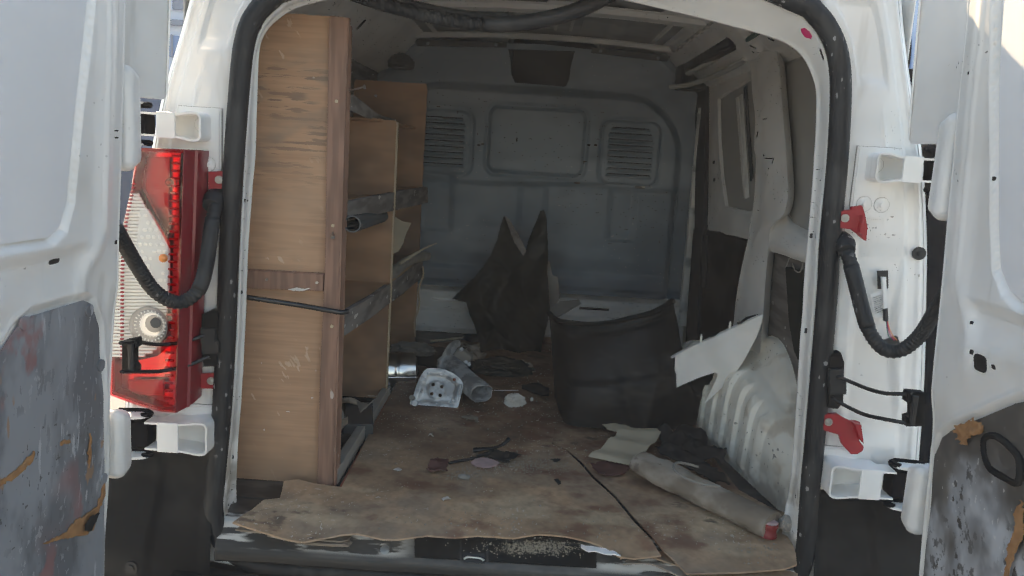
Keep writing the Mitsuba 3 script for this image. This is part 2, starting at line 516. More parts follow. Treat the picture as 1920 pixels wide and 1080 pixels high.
mat('m_paint_out', paint_out, .22, coat=.7)
mat('m_paint_in', paint_in, .42)
mat('m_bulk', bulk_color, .48, bump=lambda p, n, uv: fbm(p.x * 60, p.y * 60, p.z * 60) * .0002)
mat('m_bulk_dark', (.055, .06, .063), .5)
mat('m_ply', ply_color, .6, spec=.3, bump=lambda p, n, uv: fbm(p.x * 14 + p.y * 14, 0, p.z * 160) * .00015)
mat('m_ply_dark', ply_dark, .65, spec=.3)
mat('m_batten', batten_color, .6, spec=.3, bump=lambda p, n, uv: fbm(p.x * 260, p.y * 60, p.z * 20) * .0002)
mat('m_lip', lip_color, .7, spec=.3)
mat('m_mat', mat_color, lambda p, n, uv: .42 + .3 * fbm(p.x * 6, p.y * 6), spec=.35, bump=lambda p, n, uv: fbm(p.x * 40, p.y * 40, octaves=4) * .0012)
mat('m_panel_grey', panel_grey, .5, bump=lambda p, n, uv: fbm(p.y * 50, p.z * 30, 2) * .0015)
mat('m_panel_dark', panel_dark, .5, bump=lambda p, n, uv: fbm(p.y * 70, p.z * 70, 2) * .0018)
mat('m_fibre', lambda p, n, uv: mix((.40, .22, .105), (.22, .115, .055), fbm(p.y * 60, p.z * 60, p.x * 60)), .9, spec=.1)
mat('m_sill', sill_color, .45)
mat('m_arch', arch_color, .4)
mat('m_galv', galv_color, lambda p, n, uv: .34 + .25 * fbm(p.x * 20, p.y * 20, p.z * 20), metal=.4)
mat('m_steel', (.62, .61, .58), .22, metal=1.0)
mat('m_bolt', (.50, .49, .46), .35, metal=1.0)
mat('m_rubber', rubber_color, .5, spec=.3)
mat('m_matte', (.012, .012, .014), .9, spec=.02)
mat('m_grime_shadow', (.34, .32, .29), .9, spec=.1)
mat('m_pale_wall', (.58, .62, .70), .8)
mat('m_slate', (.20, .22, .28), .6)
mat('m_plastic', plastic_color, .65, spec=.06)
def cover_color(p, n, uv):
    c = mix((.010, .0105, .011), (.018, .018, .018), fbm(p.x * 7, p.y * 7, p.z * 7))
    d = smoothstep(.55, .75, fbm(p.x * 6, p.y * 6, p.z * 12 + 2, octaves=4))
    c = mix(c, (.040, .039, .037), d * .6)
    sc = smoothstep(.70, .76, fbm(p.x * 12 + p.z * 50, 2, p.z * 18 - p.x * 60, octaves=3)) * smoothstep(.5, .62, fbm(p.x * 5, p.y * 5, p.z * 5 + 9))
    return c


mat('m_cover', cover_color, .5, spec=.22)
mat('m_black', (.016, .016, .017), .55)
mat('m_black_gloss', (.02, .02, .021), .25)
mat('m_liner', lambda p, n, uv: mix((.014, .0165, .014), (.024, .028, .023), fbm(p.x * 9, p.y * 9, p.z * 9)), .5, spec=.22)
mat('m_roof', roof_color, .5)
mat('m_roof_rail', (.50, .49, .46), .5)
mat('m_blank', (.36, .355, .335), .6, spec=.3)
mat('m_door_blank', lambda p, n, uv: mix((.74, .74, .745), (.69, .69, .70), fbm(p.x * 4, p.y * 4, p.z * 4)), .38)
mat('m_red', (.30, .018, .024), .3, coat=.6)
mat('m_red_dark', (.17, .012, .018), .28, coat=.8)
mat('m_red_dull', (.24, .035, .035), .5)
mat('m_marker', (.55, .03, .14), .5)
mat('m_white_plastic', lambda p, n, uv: mix((.92, .91, .87), (.85, .84, .79), smoothstep(.45, .7, fbm(p.x * 9, p.y * 9, p.z * 9))), .3, coat=.3)
mat('m_reflector', (.88, .88, .86), .18, metal=1.0)
mat('m_reflector_dim', (.36, .36, .36), .35, metal=1.0)
mat('m_reflector_white', (.80, .79, .75), .35)
mat('m_amber', (.75, .26, .06), .25, coat=.6)
mat('m_paper', lambda p, n, uv: mix((.62, .59, .54), (.42, .37, .31), smoothstep(.5, .75, fbm(p.x * 30, p.y * 30, p.z * 30))), .8, spec=.1)
mat('m_card', lambda p, n, uv: mix((.50, .44, .33), (.36, .31, .23), fbm(p.x * 12, p.y * 12, p.z * 12)), .75, spec=.2)
mat('m_edge', (.50, .41, .28), .8, spec=.2)
mat('m_dull_grey', lambda p, n, uv: mix((.32, .30, .27), (.21, .195, .17), fbm(p.x * 14, p.y * 14, p.z * 14)), .8, spec=.15)
mat('m_canvas', lambda p, n, uv: mix(mix((.37, .32, .265), (.22, .18, .14), smoothstep(.35, .68, fbm(p.x * 14, p.y * 14, p.z * 14, octaves=5))), (.13, .105, .085), smoothstep(.58, .72, fbm(p.x * 30, p.y * 30, p.z * 20 + 4, octaves=4)) * .7), .8, spec=.2)
mat('m_cloth_black', lambda p, n, uv: mix((.022, .021, .021), (.05, .046, .043), fbm(p.x * 25, p.y * 25, p.z * 25)), .9, spec=.15)
mat('m_maroon', lambda p, n, uv: mix((.13, .055, .045), (.075, .038, .033), fbm(p.x * 30, p.y * 30, p.z * 30)), .7)
mat('m_pink', lambda p, n, uv: mix((.50, .36, .35), (.36, .26, .25), fbm(p.x * 60, p.y * 60)), .75)
mat('m_grit', (.33, .295, .24), .9)
mat('m_green', (.03, .09, .075), .5)
mat('m_rust', (.26, .085, .05), .8)
mat('m_orange', (.5, .16, .03), .5)
mat('m_ground', ground_color, .9, spec=.2)
mat('m_blue', (.13, .22, .42), .35, coat=.4)
mat('m_dark_glass', (.02, .022, .026), .15)
mat('m_wall', (.68, .68, .67), .8)
mat('m_navy', (.03, .045, .09), .5)
mat('m_label', (.78, .77, .74), .6)
mat('m_ink', (.05, .05, .055), .6)
scene['m_lens_red'] = {'type': 'thindielectric', 'int_ior': 1.49, 'specular_transmittance': {'type': 'rgb', 'value': [.92, .035, .05]}}
scene['m_lens_clear'] = {'type': 'thindielectric', 'int_ior': 1.49, 'specular_transmittance': {'type': 'rgb', 'value': [.95, .95, .93]}}

exec_order = []
# ------------------------------------------------------------------ the ground and what stands beyond the van
k = add('ground', grid(np.array([[[x, y, ROAD] for y in (-60, 0, 60)] for x in (-60, 0, 60)], float)), 'm_ground', smooth=False)
labels[k] = {'label': 'pale grey dusty yard surface under and around the van', 'kind': 'structure', 'category': 'ground'}

car = thing('parked_car', 'pale blue car with a dark wheel arch glimpsed past the right side of the van', 'car')
lorry = thing('scrap_stack', 'dark ribbed stack of metal under the pale blue car, seen through the right hinge gap', 'scrap stack')
shop = thing('shop_building', 'pale building with a slate lettered band glimpsed past the top left of the van', 'building')


def beyond():
    # a car standing on a dark ribbed stack, to the right
    def side(pts, x0, x1, m, name, par, ch=0):
        p = np.array([[x0, y, z] for y, z in pts])
        q = Polygon(p[:, 1:])
        e = trimesh.creation.extrude_polygon(q, x1 - x0, engine='earcut')
        v = np.array(e.vertices)
        e.vertices = np.stack([x0 + v[:, 2], v[:, 0], v[:, 1]], 1)
        return add(name, e, m, par)
    up = lambda q: [(y + .40, z + .62) for y, z in q]
    body = [(4.4, .95), (4.5, 1.25), (5.0, 1.5), (6.2, 1.62), (6.9, 2.15), (8.6, 2.2), (9.4, 1.7), (9.7, 1.6), (9.7, 1.0), (9.2, .95)]
    side(up(body), 2.35, 3.95, 'm_blue', 'body', car)
    side(up([(5.3, 1.52), (6.2, 1.64), (6.95, 2.1), (8.5, 2.14), (9.1, 1.7)]), 2.335, 3.965, 'm_dark_glass', 'side_glass', car)
    side(up([(4.38, 1.2), (4.48, 1.32), (4.55, 1.32), (4.5, 1.18)]), 2.45, 3.8, 'm_dark_glass', 'grille', car)
    for y in (5.75, 9.0):
        t = 2 * np.pi * np.arange(40) / 40
        ring = np.stack([t * 0 + 2.42, y + .30 * np.cos(t), 1.62 + .30 * np.sin(t)], 1)
        w = add('wheel', tube(np.vstack([ring, ring[:1]]), .11, 12), 'm_matte', car)
        add('rim', tube(V([2.36, y, 1.62], [2.42, y, 1.62], [2.5, y, 1.62]), [.19, .2, .2], 24), 'm_bulk_dark', w)
    side([(3.2, ROAD), (3.2, 1.15), (9.8, 1.15), (9.8, ROAD)], 1.55, 3.9, 'm_matte', 'core', lorry)
    for i in range(32):
        z = ROAD + .05 + i * .056
        add('rib', rbox((1.53, 6.5, z), (.06, 6.6, .026), .008), 'm_matte', lorry)
    # building to the left
    Yb = 18.8
    zt = lambda py: at_y(315, py, Yb)[2]
    add('wall', rbox((-9.5, 24, 4.5), (9, 10, 10.2), .05), 'm_pale_wall', shop)
    add('fascia', rbox((-9.0, Yb + .1, (zt(35) + zt(45.5)) / 2), (7, .12, zt(35) - zt(45.5)), .01), 'm_slate', shop)
    t = meshkit.text_mesh('E', .085, .02, bold=True)
    t.apply_transform(trimesh.transformations.rotation_matrix(np.pi / 2, [1, 0, 0]))
    p = at_y(316, 43.5, Yb + .03)
    t.apply_translation([p[0], p[1], p[2]])
    add('letter', t, 'm_wall', shop)
    for i in range(5):
        x = -11.4 + i * 1.45
        w = add('window', rbox((x, Yb + .17, zt(4)), (1.25, .1, zt(-8) - zt(14)), .01), 'm_slate', shop)
        add('frame', [rbox((x + d, Yb + .13, zt(4)), (.04, .12, zt(-8) - zt(14) + .04), .01) for d in (-.62, 0, .62)], 'm_pale_wall', w)
        w = add('window', rbox((x, Yb + .17, zt(85)), (1.25, .1, zt(70) - zt(110)), .01), 'm_blue', shop)
        add('frame', [rbox((x + d, Yb + .13, zt(85)), (.04, .12, zt(70) - zt(110) + .04), .01) for d in (-.62, 0, .62)], 'm_slate', w)
    dk = thing('dark_car', 'dark navy car behind the left tail light, seen through the hinge gap', 'car')
    body = [(8.5, -.30), (8.42, .1), (8.5, .66), (9.2, .86), (10.0, 1.42), (11.8, 1.45), (12.7, .85), (12.95, .45), (12.95, -.25), (12.4, -.35)]
    side(body, -5.6, -3.95, 'm_navy', 'body', dk)
    side([(9.4, .88), (10.08, 1.36), (11.7, 1.39), (12.4, .88)], -5.62, -3.93, 'm_dark_glass', 'side_glass', dk)
    for y in (9.4, 12.0):
        t = 2 * np.pi * np.arange(40) / 40
        ring = np.stack([t * 0 - 4.02, y + .23 * np.cos(t), ROAD + .31 + .23 * np.sin(t)], 1)
        w = add('wheel', tube(np.vstack([ring, ring[:1]]), .08, 10), 'm_black', dk)
        add('rim', tube(V([-4.1, y, ROAD + .31], [-4.0, y, ROAD + .31], [-3.96, y, ROAD + .31]), [.18, .18, .16], 24), 'm_bulk_dark', w)


beyond()

# ------------------------------------------------------------------ the van: shell
VAN = thing('cargo_van', 'white panel van seen from behind with both rear doors open', 'van')

def _seal(px):
    return [tuple(at_y(a, b, 1.79)[[0, 2]]) for a, b in px]


SEAL_R = [(0, -.135), (.35, -.135), (.56, -.125)] + _seal([(1480, 1092), (1502, 1066), (1511, 1030), (1515, 985), (1521, 900), (1527, 840), (1540, 690), (1552, 540), (1557, 450), (1571, 300), (1577, 170), (1571, 100), (1553, 55), (1530, 26), (1500, 5)]) + [(.36, 1.284), (0, 1.290)]
SEAL_L = [(-.30, 1.270)] + _seal([(548, -22), (505, 0), (473, 36), (456, 90), (446, 190), (438, 300), (432, 410), (428, 500), (424, 610), (419, 710), (413, 800), (403, 905), (400, 960), (413, 1012), (450, 1045), (520, 1065), (700, 1075)])
OUT_R = [(0, -.30), (.35, -.30), (.7, -.30), (.955, -.30), (.955, -.12), (.954, -.02), (.953, .05), (.948, .17), (.944, .25), (.93, .43), (.906, .63), (.89, .75), (.855, .93), (.808, 1.085), (.782, 1.18),
         (.768, 1.24), (.758, 1.29), (.735, 1.38), (.35, 1.455), (0, 1.465)]
OUT_L = [(-.35, 1.455), (-.735, 1.38), (-.762, 1.26), (-.775, 1.20), (-.800, 1.11), (-.843, .97), (-.872, .838), (-.896, .71), (-.910, .60), (-.926, .465), (-.936, .335), (-.944, .216), (-.951, .080),
         (-.953, 0), (-.955, -.1), (-.955, -.30), (-.7, -.30), (-.35, -.30)]
assert len(OUT_R) == len(SEAL_R) and len(OUT_L) == len(SEAL_L), (len(OUT_R), len(SEAL_R), len(OUT_L), len(SEAL_L))
SEAL = spline(np.array(SEAL_R + SEAL_L), 8, closed=True)
OUTER = spline(np.array(OUT_R + OUT_L), 8, closed=True)
SEAL = np.vstack([SEAL, SEAL[:1]])
OUTER = np.vstack([OUTER, OUTER[:1]])


def rear_relief(x, z, u):
    s = np.abs(x)
    y = 1.812 + 0 * x
    y -= .006 * sstep(.10, .16, u)
    y += .010 * sstep(.74, .80, u) - .004 * sstep(.86, .9, u)
    pocket = np.minimum(sstep(.25, .30, u), 1 - sstep(.62, .68, u)) * np.minimum(sstep(1.075, 1.10, z), 1 - sstep(1.24, 1.27, z))
    y += .012 * pocket
    lamp = np.minimum(sstep(.24, .32, u), 1 - sstep(.72 + .10 * np.sin(z * 9), .80 + .10 * np.sin(z * 9), u)) * np.minimum(sstep(.27, .31, z), 1 - sstep(.70, .76, z))
    y += .011 * lamp
    y += .004 * np.exp(-((z - 1.052 - .004 * np.sin(s * 40)) / .0028) ** 2) * (s > .6)
    y -= .004 * np.exp(-((u - .55) / .02) ** 2) * sstep(.78, .84, z) * (1 - sstep(.98, 1.02, z))
    return y


def build_shell():
    u = np.linspace(0, 1, 70)[None, :, None]
    P2 = SEAL[:, None] * (1 - u) + OUTER[:, None] * u
    Y = rear_relief(P2[..., 0], P2[..., 1], np.broadcast_to(u[..., 0], P2.shape[:2]))
    edge = sstep(.88, 1.0, u[..., 0]) ** 2 * .03
    P = np.stack([P2[..., 0], Y + edge, P2[..., 1]], -1)
    add('rear_panel', slab(P, .0012), 'm_paint_out', VAN)
    # sides and roof: from the rear panel's edge forward
    o = P[:, -1]
    c = V(0, 0, .55)
    rows = []
    for dy, k in ((-.001, 1.0), (.012, 1.012), (.035, 1.026), (.08, 1.04), (.2, 1.05), (1.2, 1.055), (2.3, 1.05), (3.6, .98)):
        q = o.copy()
        q[:, 1] += dy
        q[:, 0] *= k
        q[:, 2] = c[2] + (q[:, 2] - c[2]) * (1 + (k - 1) * .6)
        rows.append(q)
    add('body_side', slab(np.array(rows), .0012), 'm_paint_out', VAN)
    add('cab_front', rbox((0, 5.45, .55), (1.86, .06, 1.75), .01), 'm_black', VAN)
    # seal
    s3 = np.stack([SEAL[:, 0], SEAL[:, 0] * 0 + 1.792, SEAL[:, 1]], 1)
    add('door_seal', tube(s3, .0225, 18), 'm_rubber', VAN, smooth=True)
    d = SEAL - V(0, .55)
    d /= np.linalg.norm(d, axis=1, keepdims=True)
    lip = SEAL + d * .022
    add('seal_lip', tube(np.stack([lip[:, 0], lip[:, 0] * 0 + 1.802, lip[:, 1]], 1), .006, 8), 'm_rubber', VAN, smooth=True)


build_shell()

JAMB_R = [(.665, -.02), (.664, .064), (.668, .175), (.660, .349), (.650, .544), (.642, .695), (.636, .879), (.624, 1.033), (.612, 1.09), (.585, 1.135), (.55, 1.162), (.50, 1.180), (.44, 1.193), (.30, 1.218), (.16, 1.240), (0, 1.248)]
JAMB_L = [(-.20, 1.242), (-.42, 1.217), (-.545, 1.187), (-.60, 1.155), (-.630, 1.120), (-.641, 1.08), (-.645, .98), (-.650, .839), (-.659, .70), (-.666, .587), (-.672, .44), (-.678, .30), (-.686, .16), (-.692, .04), (-.69, -.03)]


def jamb():
    j = resample(spline(np.array(JAMB_R + JAMB_L), 8), n=260)
    i0 = np.argmin(np.linalg.norm(SEAL - V(.70, -.03), axis=1))
    i1 = np.argmin(np.linalg.norm(SEAL - V(-.712, -.03), axis=1))
    s = SEAL[i0:i1 + 1]
    # match by direction from the middle of the opening
    c = V(0, .5)
    ang = lambda q: np.unwrap(np.arctan2(q[:, 1] - c[1], q[:, 0] - c[0]))
    aj, as_ = ang(j), ang(s)
    m = np.stack([np.interp(aj, as_, s[:, k]) for k in range(2)], 1)
    d = m - j
    L = np.linalg.norm(d, axis=1, keepdims=True)
    d = d / L
    wob = nz(np.stack([j[:, 0], j[:, 0] * 0, j[:, 1]], 1), 7, 3)[:, None] * .006
    rows = [(m - d * .004, 1.815), (m - d * .012, 1.806), (m - d * .022, 1.806), (m - d * .026, 1.812), (j + d * .012 + wob, 1.862), (j + d * .002 + wob, 1.870), (j + wob, 1.874), (j + d * .004, 1.882), (j + d * .05, 1.886), (j + d * .13, 1.90)]
    P = np.array([np.stack([q[:, 0], q[:, 0] * 0 + y, q[:, 1]], 1) for q, y in rows])
    return add('door_jamb', slab(P, .0012), 'm_paint_in', VAN, smooth=40), grid(P)


JAMB, JAMB_MESH = jamb()


def hit(mesh, px, py):
    """Where the line of sight through a picture position meets a mesh: point and normal."""
    d = ray(px, py)
    v = np.asarray(mesh.vertices)[np.asarray(mesh.faces)]
    e1, e2 = v[:, 1] - v[:, 0], v[:, 2] - v[:, 0]
    h = np.cross(d, e2)
    a = (e1 * h).sum(1)
    a = np.where(np.abs(a) < 1e-14, 1e-14, a)
    s = EYE - v[:, 0]
    u = (s * h).sum(1) / a
    q = np.cross(s, e1)
    w = (q @ d) / a
    t = (e2 * q).sum(1) / a
    ok = (u >= -1e-6) & (w >= -1e-6) & (u + w <= 1 + 1e-6) & (t > .05)
    if not ok.any():
        return None
    i = np.where(ok)[0][np.argmin(t[ok])]
    n = np.cross(e1[i], e2[i])
    n /= np.linalg.norm(n)
    return EYE + d * t[i], (n if n @ d < 0 else -n)


def hit0(mesh, px, py, depth_x=None):
    for dx in range(0, 60, 3):
        for a, b in ((0, 0), (1, 0), (-1, 0), (0, 1), (0, -1)):
            r = hit(mesh, px + a * dx, py + b * dx)
            if r:
                return r
    raise ValueError((px, py))


def slot(mesh, px, py, w, h, name, parent, m='m_black', tilt=0.0, proud=.0006, rnd=True):
    """A small dark opening or plug lying in the surface, w by h metres."""
    r = hit(mesh, px, py)
    if r is None:
        return
    p, n = r
    e1 = np.cross(V(0, 0, 1), n)
    e1 /= np.linalg.norm(e1)
    e2 = np.cross(n, e1)
    ca, sa = math.cos(math.radians(tilt)), math.sin(math.radians(tilt))
    e1, e2 = e1 * ca + e2 * sa, e2 * ca - e1 * sa
    t = np.arange(16) * np.pi / 8
    ex = .55 if rnd else .35
    q = p + n * proud + (np.sign(np.cos(t)) * np.abs(np.cos(t)) ** ex)[:, None] * e1 * w / 2 + (np.sign(np.sin(t)) * np.abs(np.sin(t)) ** ex)[:, None] * e2 * h / 2
    return add(name, plate(q, .001), m, parent)


for px, py, w, h, t in ((488, 45, .006, .024, 0), (459, 376, .004, .008, 0), (464, 376, .003, .005, 0), (453, 548, .005, .009, 0), (458, 663, .005, .010, 0), (437, 857, .004, .010, 0), (432, 886, .004, .008, 0), (428, 947, .004, .006, 0),
                        (1541, 102, .006, .026, 0), (1521, 442, .007, .011, 0), (1529, 443, .006, .013, 0), (1511, 620, .006, .012, 0), (1493, 728, .008, .012, 0), (1492, 930, .006, .012, 0)):
    slot(JAMB_MESH, px, py, w, h, 'jamb_slot', JAMB, tilt=t)
r = hit(JAMB_MESH, 1512, 62)
if r:
    p, n = r
    mk = ys([(1500, 53), (1509, 51), (1518, 58), (1524, 68), (1522, 74), (1511, 69), (1504, 62)], p[1])
    mk = np.array([hit(JAMB_MESH, a, b)[0] + n * .0012 for a, b in [(1501, 54), (1509, 52), (1518, 58), (1523, 68), (1521, 73), (1511, 69), (1504, 62)]])
    add('marker_blot', plate(mk, .0008), 'm_marker', VAN, label='pink painted blot at the top right of the door opening')


# sill, load floor
def sill():
    x = np.linspace(-.70, .70, 120)
    prof = [(1.96, -.010), (1.82, -.010), (1.80, -.016), (1.792, -.024), (1.770, -.054), (1.760, -.066), (1.753, -.080), (1.752, -.098), (1.762, -.108), (1.785, -.11)]
    prof = resample(np.array(prof), n=34)
    P = np.zeros((len(x), len(prof), 3))
    for i, a in enumerate(x):
        P[i, :, 0] = a
        P[i, :, 1:] = prof
        up = sstep(.60, .70, abs(a)) * .05
        P[i, :, 2] += up * sstep(-.03, -.1, prof[:, 1] * -1 * -1) if False else 0
    w = nz(P.reshape(-1, 3), 9, 4).reshape(P.shape[:2])
    P[..., 2] += w * .006
    k = add('door_sill', slab(P, .0012), 'm_sill', VAN)
    m = grid(P)
    # black plastic cover with the latch slot
    cov = []
    for (u0, u1) in ((778, 862), (866, 912), (916, 1118)):
        pts = [(u0, 1008 + (u0 - 780) * .055), (u1, 1008 + (u1 - 780) * .055), (u1, 1046 + (u1 - 780) * .06), (u0, 1046 + (u0 - 780) * .06)]
        cov.append(plate(np.array([hit(m, a, b)[0] + V(0, -.006, .005) for a, b in pts]), .006, chamfer=.0015))
    cv = add('sill_cover', cov, 'm_plastic', VAN)
    add('latch_slot', plate(np.array([hit(m, a, b)[0] + V(0, -.0075, .0062) for a, b in [(868, 1038), (910, 1040), (909, 1058), (869, 1056)]]), .002), 'm_black', cv)
    add('latch_striker', tube(np.array([hit(m, a, b)[0] + V(0, -.014, .010) for a, b in [(870, 1050), (876, 1046), (900, 1048), (908, 1053)]]), .003, 8), 'm_bolt', cv)
    p, n = hit(m, 722, 1031)
    ring = add('floor_bolt', tube(V(p - n * .002, p + n * .002), .017, 22, step=.001), 'm_sill', VAN)
    add('bolt_head', [tube(V(p, p + n * .004), .011, 20, step=.001), tube(V(p, p + n * .008), .0075, 6, step=.001)], 'm_bolt', ring)
    fl = np.array([[[a, b, -.006] for b in np.linspace(1.90, 4.05, 40)] for a in np.linspace(-.80, .80, 30)])
    add('load_floor', slab(fl, .003), 'm_sill', VAN)
    return m


SILL_MESH = sill()


# bumper
def bumper():
    for s in (-1, 1):
        x = np.linspace(.712, 1.02, 50)
        z = np.linspace(-.36, .172, 60)
        X, Z = np.meshgrid(x, z, indexing='ij')
        Y = 1.792 - .016 * sstep(.86, .845, X) * 0 - .03 * sstep(.10, -.12, Z) + .10 * sstep(.95, 1.03, X) ** 2 + .02 * sstep(.135, .172, Z) ** 2
        Y -= .014 * sstep(.84, .856, X + .02 * np.sin(Z * 7)) * sstep(.145, .10, Z)
        Y -= .006 * sstep(.745, .725, X)
        P = np.stack([s * X, Y, Z], -1)
        add('bumper_corner', slab(P, .003), 'm_plastic', VAN, label='black plastic bumper corner under the left hinge' if s < 0 else 'black plastic bumper corner under the right hinge')
        if s < 0:
            p, n = hit(grid(P), 247, 1063)
            add('bumper_clip', [tube(V(p, p + n * .005), .016, 18, step=.001), tube(V(p, p + n * .009), .008, 12, step=.001)], 'm_black', VAN)
    x = np.linspace(-.80, .80, 80)
    prof = resample(np.array([(1.80, -.148), (1.775, -.150), (1.77, -.158), (1.745, -.160), (1.735, -.166), (1.70, -.170), (1.68, -.19), (1.66, -.27), (1.665, -.36)]), n=40)
    P = np.array([[[a, q[0], q[1] + .02 * sstep(.55, .8, abs(a))] for q in prof] for a in x])
    add('bumper_step', slab(P, .003), 'm_plastic', VAN)


bumper()


# ------------------------------------------------------------------ rear doors
def door(s):
    edge = (lambda z: .827 - .048 * z) if s < 0 else (lambda z: .818 - .054 * z)
    y0 = 1.542 if s < 0 else 1.535
    if s < 0:
        win = [(1.425, 1.6), (1.425, 1.105), (1.412, 1.015), (1.396, .924), (1.374, .76), (1.352, .715), (1.316, .698), (1.187, .70), (.5, .70), (.5, 1.6)]
        trim = [(.5, .05), (1.0, .40), (1.191, .538), (1.235, .572), (1.274, .585), (1.424, .584), (1.452, .572), (1.485, .518), (1.508, .373), (1.527, .069), (1.527, -.6), (.5, -.6)]
    else:
        win = [(1.45, 1.6), (1.436, 1.193), (1.421, 1.051), (1.38, .82), (1.36, .745), (1.326, .71), (1.285, .695), (.5, .695), (.5, 1.6)]
        trim = [(.5, .72), (1.0, .66), (1.271, .546), (1.40, .470), (1.456, .437), (1.492, .408), (1.512, .362), (1.510, .287), (1.515, .104), (1.515, -.6), (.5, -.6)]
    W, Tm = Polygon(win), Polygon(trim)
    a = np.r_[np.linspace(0, .03, 14)[:-1], np.linspace(.03, .45, 180)[:-1], np.linspace(.45, .80, 30)]
    z = np.linspace(-.22, 1.34, 520)
    A, Z = np.meshgrid(a, z, indexing='ij')
    Yc = y0 - A
    dw, dt = poly_d(W, Yc, Z), poly_d(Tm, Yc, Z)
    D = .016 * sstep(.010, -.004, dw) + .018 * sstep(.014, -.006, dt)
    D += .020 * sstep(.012, .0, A)
    D += .0035 * np.exp(-((A - .016) / .0018) ** 2)
    D += .010 * sstep(.085, .02, dt) * sstep(-.01, .02, dt)
    D += .012 * sstep(.60, .655, Z) * sstep(.69, .66, Z) * sstep(.07, .16, A) * (dw > 0)
    D -= .008 * np.exp(-((A - .075 - .05 * sstep(.72, .60, Z)) / .022) ** 2) * sstep(.50, .60, Z)
    D += .004 * sstep(.07, .085, A) * sstep(.66, .75, Z) * (dw > .004)
    D += nz(np.stack([Yc, A * 0, Z], -1).reshape(-1, 3), 6, 2).reshape(A.shape) * .003
    P = np.stack([s * (edge(Z) + D), Yc, Z], -1)
    side = 'left' if s < 0 else 'right'
    dr_ = add('rear_door', slab(P, .0015), 'm_paint_out', VAN, smooth=True, label=f'{side} rear door swung open, white with a painted-over window panel')
    m = grid(P)
    # outer skin behind the inner panel, widening towards the hinge above the lamp
    sk = [(.74, -.24), (y0 + .012, -.24), (y0 + .012, .94), (y0 + .03, .957), (1.70, .957), (1.715, .972), (1.715, 1.36), (.74, 1.36)]
    c = []
    for q in sk:
        c.append((s * (edge(q[1]) + .026), q[0], q[1]))
    m2 = Polygon([(q[1], q[2]) for q in c])
    v, f = fill(m2, .02)
    bow = lambda y, zz: edge(zz) + .030 - .030 * sstep(1.60, 1.715, y)
    add('outer_skin', solid(np.stack([s * bow(v[:, 0], v[:, 1]), v[:, 0], v[:, 1]], 1), f, V(s * .030, 0, 0)), 'm_paint_out', dr_)
    flange = np.array([[[s * (bow(1.713, b) - .004 * c_), 1.713 - .012 * c_, b] for c_ in (0, .5, 1)] for b in np.linspace(.966, 1.35, 20)])
    add('skin_hem', slab(flange, .002), 'm_paint_out', dr_)
    # the sheet that fills the window opening
    wi = W.buffer(-.007).intersection(shapely.box(.745, .0, 1.6, 1.335))
    w2 = np.array(wi.exterior.coords)[:-1]
    add('window_blank', plate(np.stack([s * (edge(w2[:, 1]) + .0105), w2[:, 0], w2[:, 1]], 1), .0035), 'm_door_blank', dr_)
    # trim board
    ti = Tm.buffer(-.006).intersection(shapely.box(.745, -.21, 1.6, 1.3))
    v, f = fill(ti, .015)
    t3 = np.stack([s * (edge(v[:, 1]) + .010), v[:, 0], v[:, 1]], 1)
    t3[:, 0] += s * nz(t3, 9, 6) * .008
    tb = add('trim_board', solid(t3, f, V(s * .003, 0, 0)), 'm_panel_grey' if s < 0 else 'm_panel_dark', dr_,
             label='grey painted trim board, stained and torn, on the left rear door' if s < 0 else 'black trim board flaked to grey on the right rear door')
    bm = tm(t3, f)
    # hinge covers standing out of the skin
    for zc, h in ((.912, .205), (.243, .150)):
        g = rbox((0, 0, 0), (.050, .056, h), .020, seg=16)
        g.vertices[:, 2] *= 1 - .08 * (g.vertices[:, 1] > 0)
        g.vertices = g.vertices + V(s * (edge(zc) + .024), y0 + .044, zc)
        add('hinge_cover', g, 'm_paint_out', dr_)
    return dr_, m, tb, bm


LD, LD_MESH, LTRIM, LTRIM_MESH = door(-1)
RD, RD_MESH, RTRIM, RTRIM_MESH = door(1)
slot(LD_MESH, 101, 490, .030, .010, 'drain_hole', LD)
for px, py in ((218, 245), (218, 258)):
    slot(LD_MESH, px, py, .016, .003, 'door_nick', LD)
slot(LD_MESH, 217, 454, .008, .008, 'door_nick', LD)
for px, py, w, h, t in ((1838, 681, .036, .030, 0), (1822, 605, .007, .006, 0), (1822, 660, .008, .009, 0), (1863, 688, .010, .008, 0), (1816, 137, .006, .006, 0), (1864, 335, .006, .008, 0)):
    slot(RD_MESH, px, py, w, h, 'door_hole', RD)


